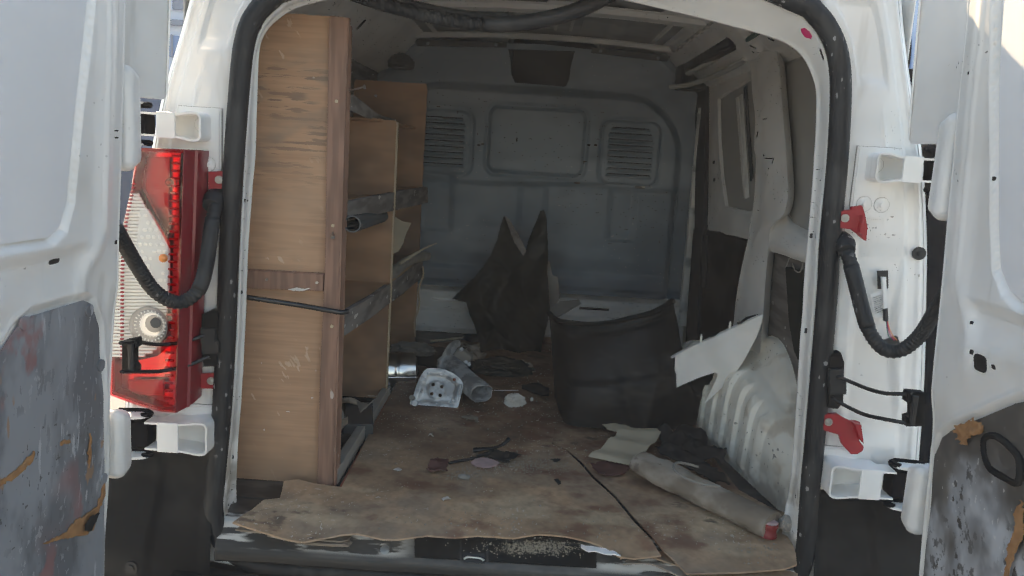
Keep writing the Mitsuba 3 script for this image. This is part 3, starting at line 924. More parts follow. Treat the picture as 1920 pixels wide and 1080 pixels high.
def trim_details():
    for px, py in ((42, 606), (166, 582), (188, 685), (193, 898)):
        p, n = hit0(LTRIM_MESH, px, py)
        add('trim_stud', tube(V(p - n * .001, p + n * .003), .012, 18, step=.001), 'm_panel_grey', LTRIM)
    tears = [[(-8, 905), (30, 880), (60, 848), (56, 866), (32, 893), (-8, 914)],
             [(8, 1027), (70, 1022), (118, 1000), (140, 975), (160, 962), (180, 948), (211, 904), (207, 927), (186, 950), (176, 972), (172, 992), (150, 1004), (120, 1006), (60, 1028), (14, 1033)],
             [(113, 828), (130, 824), (128, 832), (116, 834)], [(162, 848), (166, 812), (170, 850), (167, 878)]]
    for i, t in enumerate(tears):
        q = np.array([hit0(LTRIM_MESH, a, b)[0] if hit0(LTRIM_MESH, a, b) else at_x(a, b, -.83) for a, b in t])
        q = jag(q, .006, .0018, i)
        q[:, 0] += .0035
        add('torn_fibre', sheet(q, .006, .003, lambda u, v, w: -np.abs(nz(w, 60, 3)) * .008), 'm_fibre', LTRIM, label='torn strip showing brown fibreboard' if i == 1 else None)
    q = np.array([hit0(LTRIM_MESH, a, b)[0] + V(.012, 0, 0) for a, b in [(148, 985), (160, 966), (176, 960), (170, 975), (160, 996), (150, 994)]])
    add('tear_hole', plate(jag(q, .004, .001, 4), .001), 'm_black', LTRIM)
    # right: torn lump above the pull cup
    q = np.array([hit0(RTRIM_MESH, a, b)[0] for a, b in [(1795, 800), (1806, 782), (1822, 790), (1838, 783), (1850, 805), (1842, 820), (1826, 812), (1818, 832), (1806, 824)] if hit0(RTRIM_MESH, a, b)])
    q = jag(q, .005, .003, 8)
    q[:, 0] -= .006
    add('torn_fibre', sheet(q, .004, .004, lambda u, v, w: -np.abs(nz(w, 90, 5)) * .03), 'm_fibre', RTRIM, label='brown torn fibre at the top of the right trim board')
    q = np.array([at_x(a, b, .803) for a, b in [(1905, 955), (1916, 940), (1918, 1000), (1900, 1040), (1890, 1085), (1884, 1085), (1888, 1030), (1902, 1000)]])
    add('torn_fibre', sheet(jag(q, .005, .0018, 9), .005, .003, lambda u, v, w: -np.abs(nz(w, 90, 5)) * .012), 'm_fibre', RTRIM)
    # pull cup
    c = np.array([hit0(RTRIM_MESH, a, b)[0] for a, b in [(1850, 826), (1872, 818), (1906, 846), (1917, 866), (1914, 905), (1890, 897), (1858, 874)]])
    c[:, 0] -= .004
    loop = spline(c, 6, closed=True)
    hp = add('pull_cup', tube(np.vstack([loop, loop[:1]]), .006, 10), 'm_plastic', RTRIM)
    add('cup_well', sheet(loop, .008, .003, lambda u, v, w: .010 * sstep(.0, .03, .034 - np.hypot(u, v * 1.4)) + nz(w, 30, 4) * .008), 'm_panel_dark', hp)


trim_details()


# ------------------------------------------------------------------ hinges, lamp, loose parts on the rear pillars
def hinge(s, zc, low=False):
    """Base plate on the pillar, a bent ribbon bracket open to the rear, front strap, two lugs and the black knuckle."""
    X = lambda a: s * a
    y = 1.796
    if not low:
        base = [(.700, zc + .044), (.796, zc + .044), (.796, zc - .085), (.788, zc - .102), (.772, zc - .112), (.722, zc - .112), (.707, zc - .104), (.700, zc - .088)]
    else:
        base = [(.694, zc + .058), (.772, zc + .058), (.790, zc + .04), (.790, zc - .048), (.694, zc - .060)]
    base = np.array([[X(a), y, c] for a, c in base])
    c0 = base.mean(0)
    add('hinge_dirt_shadow', plate(c0 + (base - c0) * V(1.014, 1, 1.010) + V(0, .006, 0), .010), 'm_grime_shadow', VAN)  # added darker backing plate, draws a dirt line and gap shadow round the base
    b = add('hinge_plate', plate(base, .010, chamfer=.0035), 'm_paint_out', VAN)
    h = .0265 if not low else .034
    x0, x1, x2, x3 = (.7215, .777, .818, .862) if not low else (.706, .772, .820, .850)
    yf = 1.740 if not low else 1.728
    path = [(x3, h - .001), (x2, h - .001), (x1 - .004, h), (x0 + .026, h + .005), (x0 + .009, h + .004), (x0, h - .005), (x0, 0), (x0, -h + .005), (x0 + .009, -h - .004), (x0 + .026, -h - .005), (x1 - .004, -h), (x2, -h + .001), (x3, -h + .001)]
    path = resample(spline(np.array(path), 6), n=90)
    P = np.array([[(X(a), yf + t * ((y + .002 if a < x2 else y - .022) - yf), zc + c) for t in np.linspace(0, 1, 8)] for a, c in path])
    g = grid(P)
    n = np.array(g.vertex_normals)
    ctr = np.array([X((x0 + x2) / 2), 0, zc])
    if (((P.reshape(-1, 3) - ctr) * V(1, 0, 1)) * n).sum() > 0:
        n = -n
    add('bracket', solid(g.vertices, g.faces, n * .0045), 'm_paint_out', b)
    add('strap', rbox((X((x1 + x2) / 2), yf + .001, zc), (x2 - x1, .006, 2 * h + .003), .0015), 'm_paint_out', b)
    add('knuckle', rbox((X(x2 + .058), yf + .030, zc), (.064, .050, 2 * h - .006), .006), 'm_matte', b)
    for q in (1, -1):
        zz = zc + q * (h + .014)
        tri = np.array([[X(x2 + .022), yf + .012, zz], [X(x2 + .030), yf - .004, zz], [X(x2 + .13), yf - .045, zz], [X(x2 + .13), yf + .030, zz], [X(x2 + .05), yf + .034, zz]])
        add('lug', plate(tri, .006, chamfer=.001), 'm_paint_out' if low else 'm_galv', b)
        add('lug_cap', tube(np.array([[X(x2 + .10), yf + .026, zz], [X(x2 + .040), yf + .034, zz], [X(x2 + .018), yf + .016, zz], [X(x2 + .036), yf + .000, zz]]), .0065, 8), 'm_matte', b)
    spots = [(.728, zc - .080), (.766, zc - .080), (.742, zc + .006)] if not low else [(.728, zc + .012)]
    for a, c in spots:
        p = V(X(a), y, c)
        add('washer', [tube(V(p + V(0, .002, 0), p - V(0, .0018, 0)), [.0175, .016], 24, step=.001)], 'm_paint_out', b)
        add('bolt', [tube(V(p, p - V(0, .004, 0)), [.0115, .0105], 20, step=.001), tube(V(p, p - V(0, .010, 0)), [.0072, .0066], 6, step=.002)], 'm_paint_out', b)
        t = np.linspace(0, 2 * np.pi, 25)
        add('washer_grime', tube(np.stack([p[0] + .0165 * np.cos(t), t * 0 + y - .0005, p[2] + .0165 * np.sin(t)], 1), .0009, 5, step=.004), 'm_grime_shadow', b)


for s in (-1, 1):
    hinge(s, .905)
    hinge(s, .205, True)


def lamp():
    Y = 1.70
    front = [(258, 277), (346, 281), (338, 520), (330, 774), (300, 772), (258, 760), (205, 742), (205, 520), (232, 400), (246, 330)]
    f3 = ys(front, Y)
    fr = frame_of(f3)
    c = f3.mean(0)
    inner = c + (f3 - c) * V(.93, 1, .975)
    lk = add('tail_light', plate(f3 + V(0, .012, 0), .088, holes=[inner + V(0, .012, 0)], fr=None), 'm_red_dark', VAN, label='red and clear tail light on the left rear pillar')
    # side wall towards the door opening, deep red
    top, bot = at_y(346, 281, Y), at_y(330, 774, Y)
    top2, bot2 = at_y(392, 283, 1.795), at_y(378, 742, 1.795)
    P = np.array([[(top * (1 - b) + bot * b) * (1 - a) + (top2 * (1 - b) + bot2 * b) * a + V(.006 * math.sin(a * 3.14) + .004 * (.35 < a < .42), -.004 * math.sin(a * 3.14), 0) for a in np.linspace(0, 1, 24)] for b in np.linspace(0, 1, 40)])
    add('side_wall', slab(P, .003), 'm_red_dark', lk)
    add('back_plate', plate(f3 + V(0, .086, 0), .004), 'm_reflector_dim', lk)
    red = [(258, 277), (346, 281), (338, 520), (330, 774), (300, 772), (258, 760), (205, 742), (205, 678), (262, 672), (292, 662), (314, 640), (320, 470), (262, 358), (247, 352), (250, 330)]
    clear = [(247, 353), (261, 359), (319, 471), (313, 639), (291, 661), (262, 671), (205, 677), (205, 520), (234, 400)]

    def lens(px, m, name, lab):
        v = ys(px, Y)
        q, f = fill(v[:, [0, 2]], .006)
        x = q[:, 0]
        yy = Y + .10 * np.maximum(-.862 - x, 0) ** 1.2 * 1.6 + .02 * np.maximum(x + .765, 0)
        mesh = tm(np.stack([x, yy, q[:, 1]], 1), f)
        k = add(name, mesh, m, lk, smooth=True, label=lab)
        return k
    lens(red, 'm_lens_red', 'red_lens', 'deep red part of the lens')
    lens(clear, 'm_lens_clear', 'clear_lens', 'clear part of the lens')
    # reflector block behind the lenses
    refl = lambda px, y, t, m, name: add(name, plate(ys(px, y), t, chamfer=.002), m, lk)
    refl([(256, 283), (338, 286), (330, 420), (318, 452), (264, 350), (246, 345)], Y + .05, .004, 'm_reflector', 'red_reflector')
    refl([(324, 470), (334, 300), (337, 520), (328, 766), (316, 766)], Y + .022, .004, 'm_reflector_white', 'side_reflector')
    refl([(232, 682), (294, 668), (322, 645), (322, 766), (262, 752), (208, 738)], Y + .045, .004, 'm_reflector', 'lower_reflector')
    refl([(275, 294), (318, 294), (316, 445), (272, 355)], Y + .04, .003, 'm_reflector_dim', 'stop_bowl')
    refl([(240, 712), (308, 712), (308, 742), (262, 742), (240, 732)], Y + .03, .003, 'm_reflector_dim', 'fog_bowl')
    refl([(247, 360), (258, 362), (316, 472), (311, 637), (288, 657), (208, 668), (208, 520), (238, 400)], Y + .034, .004, 'm_reflector_white', 'clear_reflector')
    bars = []
    for i in range(34):
        py = 292 + i * 14.2
        xr = 338 - .033 * (py - 281) - 2
        bars.append(rbox(at_y(xr - 5, py, Y + .008), (.020, .006, .0055), .002, seg=6))
    add('edge_prisms', bars, 'm_red', lk, kind='stuff')
    ribs = []
    for i in range(48):
        py = 366 + i * 6.4
        xl = np.interp(py, [366, 400, 520, 675], [244, 237, 208, 208])
        xr = np.interp(py, [366, 471, 600, 640, 662, 675], [262, 316, 313, 309, 284, 252])
        if py > 672:
            break
        a, b = at_y(xl, py, Y + .012), at_y(xr, py, Y + .012)
        ribs.append(tube(V(a, b), .0032, 8, step=.05))
    add('lens_rib', ribs, 'm_reflector_white', lk, kind='stuff')
    # indicator bowl with facets and amber bulb
    bowl = ys([(262, 392), (277, 392), (317, 455), (318, 500), (316, 545), (262, 540), (250, 500)], Y + .008)
    ib = add('indicator_bowl', plate(bowl, .006, chamfer=.002), 'm_wall', lk)
    fac = []
    rl_ = np.random.default_rng(12)
    for i in range(10):
        for j in range(5):
            px, py = 261 + j * 11 + (i % 2) * 5.5 + rl_.normal(0, .6), 404 + i * 13.5
            if px < 274 + (py - 392) * .62 and px < 312 and rl_.random() > .12:
                g = trimesh.creation.icosphere(subdivisions=1, radius=1)
                g.vertices = g.vertices * V(rl_.uniform(.0035, .0058), .0012, rl_.uniform(.0035, .006)) + at_y(px, py, Y + .0068)
                fac.append(g)
    add('facet', fac, 'm_reflector_white', ib, kind='stuff')
    g = trimesh.creation.icosphere(subdivisions=3, radius=.009)
    g.vertices += at_y(306, 484, Y + .002)
    add('amber_bulb', g, 'm_amber', lk)
    g = trimesh.creation.icosphere(subdivisions=3, radius=.009)
    g.vertices += at_y(318, 342, Y + .026)
    add('stop_bulb', g, 'm_reflector_dim', lk)
    # reversing lamp: stepped rings
    c3 = at_y(280, 612, Y + .004)
    rev = None
    for i, r_ in enumerate((.045, .036, .028, .020, .012)):
        cc = c3 + V(.0050 * i, -.0025 * i, .0030 * i)
        ringp = tube(V(cc, cc + V(0, -.004, 0)), [r_, r_ * .94], 30, step=.004)
        rev = rev or add('reversing_bowl', ringp, 'm_reflector_dim', lk)
        if i:
            add('ring', ringp, ('m_reflector_dim', 'm_reflector', 'm_reflector_dim', 'm_bulk_dark')[i - 1], rev)
            for a in np.arange(26) * 2 * np.pi / 26:
                if i < 3:
                    p = cc + V(r_ * .92 * math.cos(a), -.0045, r_ * .92 * math.sin(a))
                    add('flute', rbox(p, (.0048, .002, .0028), .0009, rot([0, 1, 0], -math.degrees(a)), seg=6), 'm_reflector_white' if i == 1 else 'm_reflector', rev)
    left = spline(np.array([(252, 345), (246, 370), (236, 420), (230, 500), (229, 600), (229, 672)], float), 8)
    left = resample(left, n=46)
    add('edge_beads', [rbox(at_y(a, b, Y - .002), (.0075, .006, .0042), .0015, seg=6) for a, b in left], 'm_red', lk, kind='stuff')
    # fixing tabs
    for (x0, y0, x1, y1) in ((390, 320, 424, 354), (376, 699, 408, 729)):
        q = ys([(x0, y0 + 2), (x1, y0), (x1, y1), (x0, y1)], 1.785)
        t = add('fixing_tab', plate(q, .006, chamfer=.001), 'm_red', lk)
        p = at_y((x0 + x1) / 2 + 4, (y0 + y1) / 2, 1.784)
        add('screw', [tube(V(p, p - V(0, .003, 0)), .009, 18, step=.001), tube(V(p, p - V(0, .010, 0)), .004, 6, step=.002)], 'm_bolt', t)


lamp()


def pillar_bits():
    # red tabs left from the missing right lamp
    for poly, sc, lab in (([(1576, 396), (1596, 393), (1598, 388), (1617, 385), (1622, 400), (1627, 425), (1625, 452), (1618, 448), (1606, 437), (1596, 430), (1576, 428)], (1584, 409), 'broken red lamp tab below the upper right hinge'),
                          ([(1541, 778), (1570, 776), (1584, 785), (1595, 790), (1606, 790), (1614, 793), (1611, 826), (1620, 838), (1618, 846), (1608, 852), (1596, 852), (1578, 832), (1574, 816), (1541, 806)], (1553, 791), 'broken red lamp tab above the lower right hinge')):
        k = add('broken_tab', plate(ys(poly, 1.772), .010, chamfer=.0015), 'm_red', VAN, label=lab)
        p = at_y(*sc, 1.771)
        add('screw', [tube(V(p, p - V(0, .003, 0)), .009, 18, step=.001), tube(V(p, p - V(0, .010, 0)), .004, 6, step=.002)], 'm_bolt', k)
        q = ys([poly[-5], (poly[-5][0] + 4, poly[-5][1] + 1), (poly[3][0] + 18, poly[3][1] + 30), (poly[3][0] + 14, poly[3][1] + 26)], 1.760)
        rib = ys([(poly[4][0] - 4, poly[4][1] + 4), (poly[5][0] + 1, poly[5][1] + 4), (poly[7][0], poly[7][1] - 6), (poly[7][0] - 6, poly[7][1] - 12)], 1.755)
        add('tab_rib', plate(rib, .018, chamfer=.001), 'm_red', k)
    # latch blocks and door check wires
    for s in (-1, 1):
        if s < 0:
            blk = [(378, 590), (392, 583), (412, 583), (410, 688), (380, 688), (376, 640)]
            wires = [[(226, 643, 1.56), (262, 642, 1.62), (300, 646, 1.68), (345, 641, 1.73), (385, 628, 1.765)], [(228, 697, 1.56), (262, 697, 1.62), (300, 696, 1.68), (350, 686, 1.73), (392, 668, 1.765)]]
            clip = [(228, 640), (256, 634), (258, 650), (250, 655), (250, 682), (256, 690), (254, 700), (228, 700)]
            cy = 1.60
        else:
            blk = [(1552, 666), (1578, 662), (1584, 680), (1582, 755), (1572, 768), (1550, 765)]
            wires = [[(1568, 705, 1.765), (1590, 714, 1.74), (1630, 730, 1.69), (1665, 738, 1.64), (1712, 738, 1.60)], [(1560, 745, 1.765), (1580, 758, 1.74), (1620, 777, 1.69), (1660, 786, 1.64), (1708, 795, 1.60)]]
            clip = [(1703, 734), (1735, 737), (1735, 800), (1700, 800), (1700, 782), (1710, 779), (1710, 757), (1700, 754)]
            cy = 1.60
        lab = 'left' if s < 0 else 'right'
        b = add('check_block', plate(ys(blk, 1.770), .03, chamfer=.004), 'm_plastic', VAN)
        cx = np.mean([q[0] for q in blk])
        for (a, c, w, h) in ((cx - 2, blk[0][1] + 40, 14, 14), (cx + 2, blk[0][1] + 62, 16, 12)):
            add('block_step', plate(ys([(a - w, c - h), (a + w, c - h), (a + w, c + h), (a - w, c + h)], 1.760), .012, chamfer=.002), 'm_black', b)
        for w in wires:
            add('check_wire', tube(spline(np.array([at_y(*q) for q in w]), 8), .0042, 10), 'm_black_gloss', VAN, smooth=True)
        c = add('wire_clip', plate(ys(clip, cy), .022, chamfer=.002), 'm_plastic', VAN)
        p = np.mean(ys(clip, cy - .004), axis=0)
        add('clip_pin', tube(V(p + V(0, -.004, .03), p + V(0, -.004, -.03)), .006, 10), 'm_black', c)
    # wiring conduits between body and doors
    for s, pts, gr in ((-1, [(412, 372, 1.80), (404, 388, 1.765), (396, 430, 1.74), (388, 490, 1.72), (374, 540, 1.70), (345, 565, 1.685), (315, 562, 1.67), (285, 540, 1.65), (258, 500, 1.62), (238, 466, 1.59), (218, 430, 1.55)], (405, 372)),
                       (1, [(1578, 448, 1.80), (1590, 478, 1.765), (1604, 530, 1.745), (1618, 585, 1.73), (1632, 625, 1.715), (1658, 655, 1.70), (1690, 656, 1.685), (1722, 632, 1.665), (1750, 590, 1.63), (1778, 545, 1.58)], (1580, 455))):
        p = spline(np.array([at_y(*q) for q in pts]), 10)
        k = add('door_conduit', tube(p, .0155, 18, ridge=.10, pitch=.009), 'm_rubber', VAN, smooth=True, label='black corrugated wiring conduit by the left lamp' if s < 0 else 'black corrugated wiring conduit by the empty lamp recess')
        m0, m1 = int(len(p) * .16), int(len(p) * .42)
        add('conduit_sleeve', tube(p[m0:m1], .0165, 18), 'm_rubber', k, smooth=True)
        g = at_y(*gr, 1.79)
        add('grommet', tube(V(g + V(0, .012, 0), g + V(0, -.012, -.004), g + V(0, -.03, -.016)), [.025, .024, .018], 20, step=.004), 'm_rubber', k, smooth=True)
    # right pillar: plug, square hole with connector and tag
    p = at_y(1722, 475, 1.812)
    add('rubber_plug', [tube(V(p, p - V(0, .006, 0)), .0145, 22, step=.001), tube(V(p, p - V(0, .010, 0)), [.006, .005], 12, step=.002)], 'm_black', VAN)
    add('lamp_hole', plate(ys([(1645, 508), (1665, 507), (1666, 541), (1646, 542)], 1.8005), .002), 'm_black', VAN)
    fr_ = ys([(1638, 502), (1672, 500), (1674, 560), (1664, 600), (1640, 560)], 1.803)
    tag = add('part_tag', plate(ys([(1632, 552), (1662, 542), (1664, 588), (1656, 594), (1640, 596)], 1.795), .0015), 'm_label', VAN, label='white printed paper tag on the connector')
    fr = frame_of(ys([(1632, 552), (1662, 542), (1664, 588), (1640, 596)], 1.795))
    lines = []
    for i in range(9):
        a, b = at_y(1636 + i * .6, 559 + i * 3.6, 1.7935), at_y(1652 + (i % 3) * 2, 553 + i * 3.6, 1.7935)
        lines.append(tube(V(a, b), .0006, 5, step=.05))
    add('print_line', lines, 'm_ink', tag, kind='stuff')
    con = add('connector', plate(ys([(1658, 580), (1665, 578), (1666, 602), (1660, 603)], 1.785), .012, chamfer=.001), 'm_black', VAN)
    add('connector_sleeve', plate(ys([(1654, 520), (1662, 520), (1664, 580), (1657, 580)], 1.788), .008, chamfer=.001), 'm_label', con)
    for i, m in enumerate(('m_green', 'm_marker', 'm_amber')):
        q = [(1662 + i * 1.2, 602, 1.79), (1663 + i * 2, 615, 1.78), (1666 + i * 4, 630, 1.775), (1672 + i * 5, 638, 1.77)]
        add('wire', tube(spline(np.array([at_y(*z) for z in q]), 6), .0011, 6), m, con)
    add('wire_plug', plate(ys([(1660, 640), (1684, 632), (1688, 644), (1664, 654)], 1.772), .014, chamfer=.001), 'm_black', con)


pillar_bits()


# ------------------------------------------------------------------ inside: bulkhead
def bulkhead():
    Y0 = 4.0
    notch = ys([(953, 92), (1078, 96), (1071, 122), (1067, 150), (1060, 163), (1030, 160), (966, 155), (959, 140), (957, 115)], Y0)[:, [0, 2]]
    outer = Polygon([(-.82, .215), (.775, .215), (.775, 1.20), (.70, 1.30), (.60, 1.385), (0, 1.415), (-.60, 1.395), (-.72, 1.30), (-.82, 1.20)])
    poly = outer.difference(Polygon(notch).buffer(0))
    p, f = fill(poly, .0075)
    x, z = p[:, 0], p[:, 1]
    h = np.zeros(len(p))
    dsh = rrect_d(x, z, -.03, .30, .735, .905, .30)                   # big pressed field with round shoulders
    h += .050 * sstep(.012, -.035, dsh)
    dw = rrect_d(x, z, 0, .953, .243, .168, .055)
    h += -.012 * np.exp(-((dw + .004) / .009) ** 2) + .006 * sstep(-.01, -.02, dw)
    for cx in (-.455, .455):
        dv = rrect_d(x, z, cx, .925, .148, .160, .06)
        h += -.008 * np.exp(-((dv + .004) / .006) ** 2) + .003 * sstep(-.008, -.016, dv)
    h += -.014 * sstep(.765, .735, z - .012 * np.sin(x * 5)) * (dsh < 0)
    for cx, w in ((-.47, .075), (0.0, .062), (.44, .062)):
        zb = .49 if cx else .47
        ch = sstep(w + .022, w - .022, np.abs(x - cx)) * sstep(zb - .006, zb + .016, z) * sstep(.77, .72, z)
        h += -.010 * ch
    h += .009 * sstep(.335, .30, z) - .014 * sstep(.255, .235, z)
    h += .004 * np.exp(-((z - .40) / .04) ** 2)
    for s in (-1, 1):
        d = np.abs((np.abs(x) - .58) * .62 + (z - 1.36) * .78)
        h += .007 * np.exp(-(d / .007) ** 2) * (x * s > 0) * (np.abs(x) > .57) * (z > 1.18)
    dd = np.hypot((x + .43), (z - .755) * 1.3)
    h += -.03 * np.exp(-(dd / .04) ** 2)                               # dent under the left vent
    P3 = np.stack([x, Y0 - h, z], 1)
    P3[:, 1] += nz(P3, 5, 9) * .004
    bk = add('bulkhead', solid(P3, f, V(0, .002, 0)), 'm_bulk', VAN, smooth=40, label='dented blue-grey steel bulkhead with two louvred vents')
    bm = tm(P3, f)
    for cx in (-.455, .455):
        for i in range(9):
            z0 = .812 + i * .0275
            w = .112 if i < 7 else (.108 if i == 7 else .095)
            sh = .0 if i < 7 else (-.006 if cx > 0 else .006)
            g = rbox((0, 0, 0), (2 * w, .016, .017), .0075, seg=10)
            v = g.vertices
            v[:, 1] -= .005 * (v[:, 2] < 0)
            g.vertices = v + V(cx + sh, Y0 - .052, z0)
            lv = add('louvre', g, 'm_bulk', bk)
            add('slot', rbox((cx + sh, Y0 - .0625, z0 + .0102), (1.86 * w, .006, .0042), .001), 'm_black', lv)
    # flange strips with bolts at the top, notch lining
    for pl in ([(-.60, 1.372), (-.17, 1.388), (-.17, 1.412), (-.62, 1.404)], [(.235, 1.386), (.60, 1.365), (.615, 1.395), (.235, 1.412)]):
        q = np.array([[a, Y0 - .018, b] for a, b in pl])
        fl = add('top_flange', plate(q, .012, chamfer=.002), 'm_bulk_dark', bk)
        for t in (.12, .88):
            p0 = q[0] * (1 - t) + q[1] * t + V(0, -.001, .012)
            add('bolt', screw(p0, .008, .006), 'm_bulk', fl)
    add('notch_recess', rbox((.06, 4.24, 1.32), (.42, .03, .36), .004), 'm_black', bk)
    add('notch_lining', [rbox((-.155, 4.12, 1.32), (.02, .22, .3), .004), rbox((.27, 4.12, 1.32), (.02, .22, .3), .004), rbox((.06, 4.12, 1.19), (.42, .22, .02), .004)], 'm_bulk_dark', bk)
    for a, b in ((905, 270), (898, 272), (1104, 272), (1117, 272)):
        slot(bm, a, b, .016, .010, 'rust_spot', bk)
    for a, b, w, h_ in ((969, 262, .007, .02), (946, 258, .006, .006), (1200, 351, .05, .016), (1082, 343, .03, .012)):
        slot(bm, a, b, w, h_, 'rust_mark', bk, 'm_lip' if w > .02 else 'm_black')
    # white riser under the bulkhead
    prof = resample(np.array([(3.90, -.004), (3.935, .012), (3.94, .09), (3.95, .105), (3.955, .175), (3.965, .19), (4.02, .205), (4.02, .30)]), n=40)
    xg = np.linspace(-.82, .79, 120)
    P = np.array([[[a, q[0] + .010 * math.exp(-((a % .42 - .21) / .09) ** 2) * (.10 < q[1] < .19), q[1]] for q in prof] for a in xg])
    rz = add('floor_riser', slab(P, .002), 'm_paint_in', VAN)
    for a in (-.40, -.10, .34):
        add('riser_slot', rbox((a, 3.952, .150), (.15, .008, .012), .0035), 'm_white_plastic' if a < -.3 else 'm_black', rz)
    # side strip with bolts on the right
    st = add('side_strip', rbox((.772, 3.90, .63), (.034, .05, 1.05), .006), 'm_paint_in', VAN)
    for z0 in (1.10, .88, .66, .42, .2):
        add('clip', [rbox((.764, 3.874, z0), (.03, .012, .05), .003), screw((.764, 3.866, z0), .006, .006)], 'm_galv', st)


bulkhead()


# ------------------------------------------------------------------ roof, side walls
def inside():
    x = np.linspace(-.80, .80, 90)
    y = np.linspace(1.86, 4.06, 120)
    X, Yg = np.meshgrid(x, y, indexing='ij')
    Z = 1.455 - .045 * (X / .8) ** 2
    for cx in (-.55, -.33, -.12, .12, .33, .55):
        Z = Z - .008 * sstep(.035, .022, np.abs(X - cx)) * sstep(1.95, 2.0, Yg) * sstep(3.95, 3.9, Yg)
    add('roof_lining', slab(np.stack([X, Yg, Z], -1), .002), 'm_roof', VAN)

    def beam(name, yc, w, drop, m, wav=0.0):
        prof = [(-w / 2 - .03, -.012), (-w / 2 - .008, -.012), (-w / 2, -.014), (-w / 2 + .012, -drop), (w / 2 - .012, -drop), (w / 2, -.014), (w / 2 + .008, -.012), (w / 2 + .03, -.012)]
        xg = np.linspace(-.76, .76, 160)
        P = np.zeros((len(xg), len(prof), 3))
        for i, a in enumerate(xg):
            sc = 1 + wav * (1 if math.sin(a * 15) > .2 else 0)
            for j, (dy, dz) in enumerate(prof):
                P[i, j] = (a, yc + dy * (sc if j in (0, 7) else 1), 1.455 - .045 * (a / .8) ** 2 + dz - .001)
        return add(name, slab(P, .0015), m, VAN)
    beam('roof_beam', 3.17, .11, .030, 'm_paint_in', .5)
    beam('roof_beam', 2.42, .11, .030, 'm_paint_in', .5)
    beam('roof_beam', 3.93, .06, .028, 'm_paint_in')
    hb = beam('rear_header', 1.95, .10, .05, 'm_paint_in')
    fb = add('roof_stiffener', rbox((.02, 3.45, 1.436), (.28, .34, .012), .004), 'm_roof', VAN)
    for i in range(4):
        add('stiffener_rib', rbox((-.08 + i * .066, 3.45, 1.428), (.012, .32, .010), .003), 'm_roof_rail', fb)
    for s in (-1, 1):
        yy = np.linspace(1.90, 4.02, 200)
        prof = resample(np.array([(.50, 1.436), (.585, 1.420), (.60, 1.405), (.625, 1.375), (.66, 1.335), (.70, 1.29), (.735, 1.262), (.775, 1.245), (.80, 1.235)]), n=44)
        P = np.zeros((len(yy), len(prof), 3))
        for i, b in enumerate(yy):
            for j, (a, c) in enumerate(prof):
                t = j / 43
                bump = .022 * max(0, math.sin(b * 21)) ** 1.5 * max(0, math.sin(t * 3.14)) * (b < 2.85)
                P[i, j] = (s * (a + bump * .7), b, c + bump)
        k = add('roof_side', slab(P, .002), 'm_paint_in', VAN)
        m = grid(P)
        if s > 0:
            for px, py, w, h, t in ((1412, 88, .026, .008, -35), (1446, 74, .034, .012, -30), (1487, 90, .022, .005, 10), (1495, 70, .018, .005, 40), (1412, 98, .012, .008, 0), (1455, 100, .03, .004, 0)):
                slot(m, px, py, w, h, 'panel_hole', k, tilt=t)
        else:
            slot(m, 677, 46, .03, .05, 'panel_hole', k)
        add('inner_wall', slab(np.array([[[s * .815, b, c] for c in np.linspace(-.01, 1.30, 8)] for b in np.linspace(1.88, 4.03, 8)]), .003), 'm_paint_in' if s > 0 else 'm_blank', VAN)
    # left: dark board high on the wall, dark bracket in the corner
    add('dark_side_board', plate(xs([(640, 60), (655, 88), (718, 122), (722, 190), (716, 230), (640, 240)], -.79), .012), 'm_lip', VAN)
    g = crumple(at_y(752, 118, 3.85), (.065, .07, .045), 3, .25, 4)
    add('corner_bracket', g, 'm_bulk_dark', VAN)
    # dark rail over the sliding door
    add('slider_channel', [rbox((.705, 3.50, 1.335), (.10, 1.05, .07), .012), rbox((.70, 3.88, 1.285), (.12, .16, .11), .01)], 'm_black', VAN)
    lower = [(1256, 163, 3.72), (1285, 160, 3.68), (1320, 150, 3.52), (1352, 137, 3.3), (1380, 122, 3.1), (1400, 110, 2.98)]
    pts = spline(np.array([at_y(a, b, y_) for a, b, y_ in lower]), 10)
    add('slider_rail', tube(pts, .017, 10, flat=.55), 'm_roof_rail', VAN)
    upper = [(1290, 138, 3.6), (1330, 118, 3.4), (1360, 104, 3.2), (1392, 96, 3.0)]
    add('slider_rail', tube(spline(np.array([at_y(a, b, y_) for a, b, y_ in upper]), 10), .013, 10, flat=.6), 'm_roof_rail', VAN)
    r_ = add('cable_tray', rbox((.63, 3.45, 1.402), (.055, .85, .018), .006), 'm_roof', VAN)
    for i in range(7):
        add('tray_slot', rbox((.612, 3.12 + i * .11, 1.393), (.022, .035, .010), .003), 'm_roof_rail', r_)
    # black clamp at the end of the roof beam and green cable
    add('beam_clamp', crumple(at_y(1377, 62, 3.0), (.030, .05, .085), 8, .22, 4), 'm_black', VAN)
    gc = spline(np.array([at_y(a, b, y_) for a, b, y_ in ((1392, 80, 2.95), (1405, 72, 2.8), (1420, 62, 2.65), (1436, 47, 2.5), (1442, 40, 2.4))]), 8)
    add('green_cable', tube(gc, .0085, 10), 'm_green', VAN, smooth=True)

    # sliding door, seen from inside
    dp = xs([(1312, 150), (1350, 138), (1412, 96), (1430, 300), (1420, 470), (1330, 432), (1318, 400), (1314, 250)], .778)
    wh = xs([(1346, 186), (1366, 172), (1388, 160), (1415, 140), (1425, 300), (1412, 398), (1382, 392), (1360, 386), (1352, 330), (1347, 260)], .778)
    sd = add('sliding_door', plate(dp, .014, holes=[wh], chamfer=.003), 'm_paint_in', VAN)
    add('window_blank', plate(xs([(1338, 170), (1420, 120), (1430, 310), (1416, 405), (1350, 396)], .796), .004), 'm_blank', sd)
    add('blank_strip', plate(xs([(1379, 184), (1384, 180), (1398, 372), (1394, 374)], .788), .006, chamfer=.002), 'm_paint_in', sd)
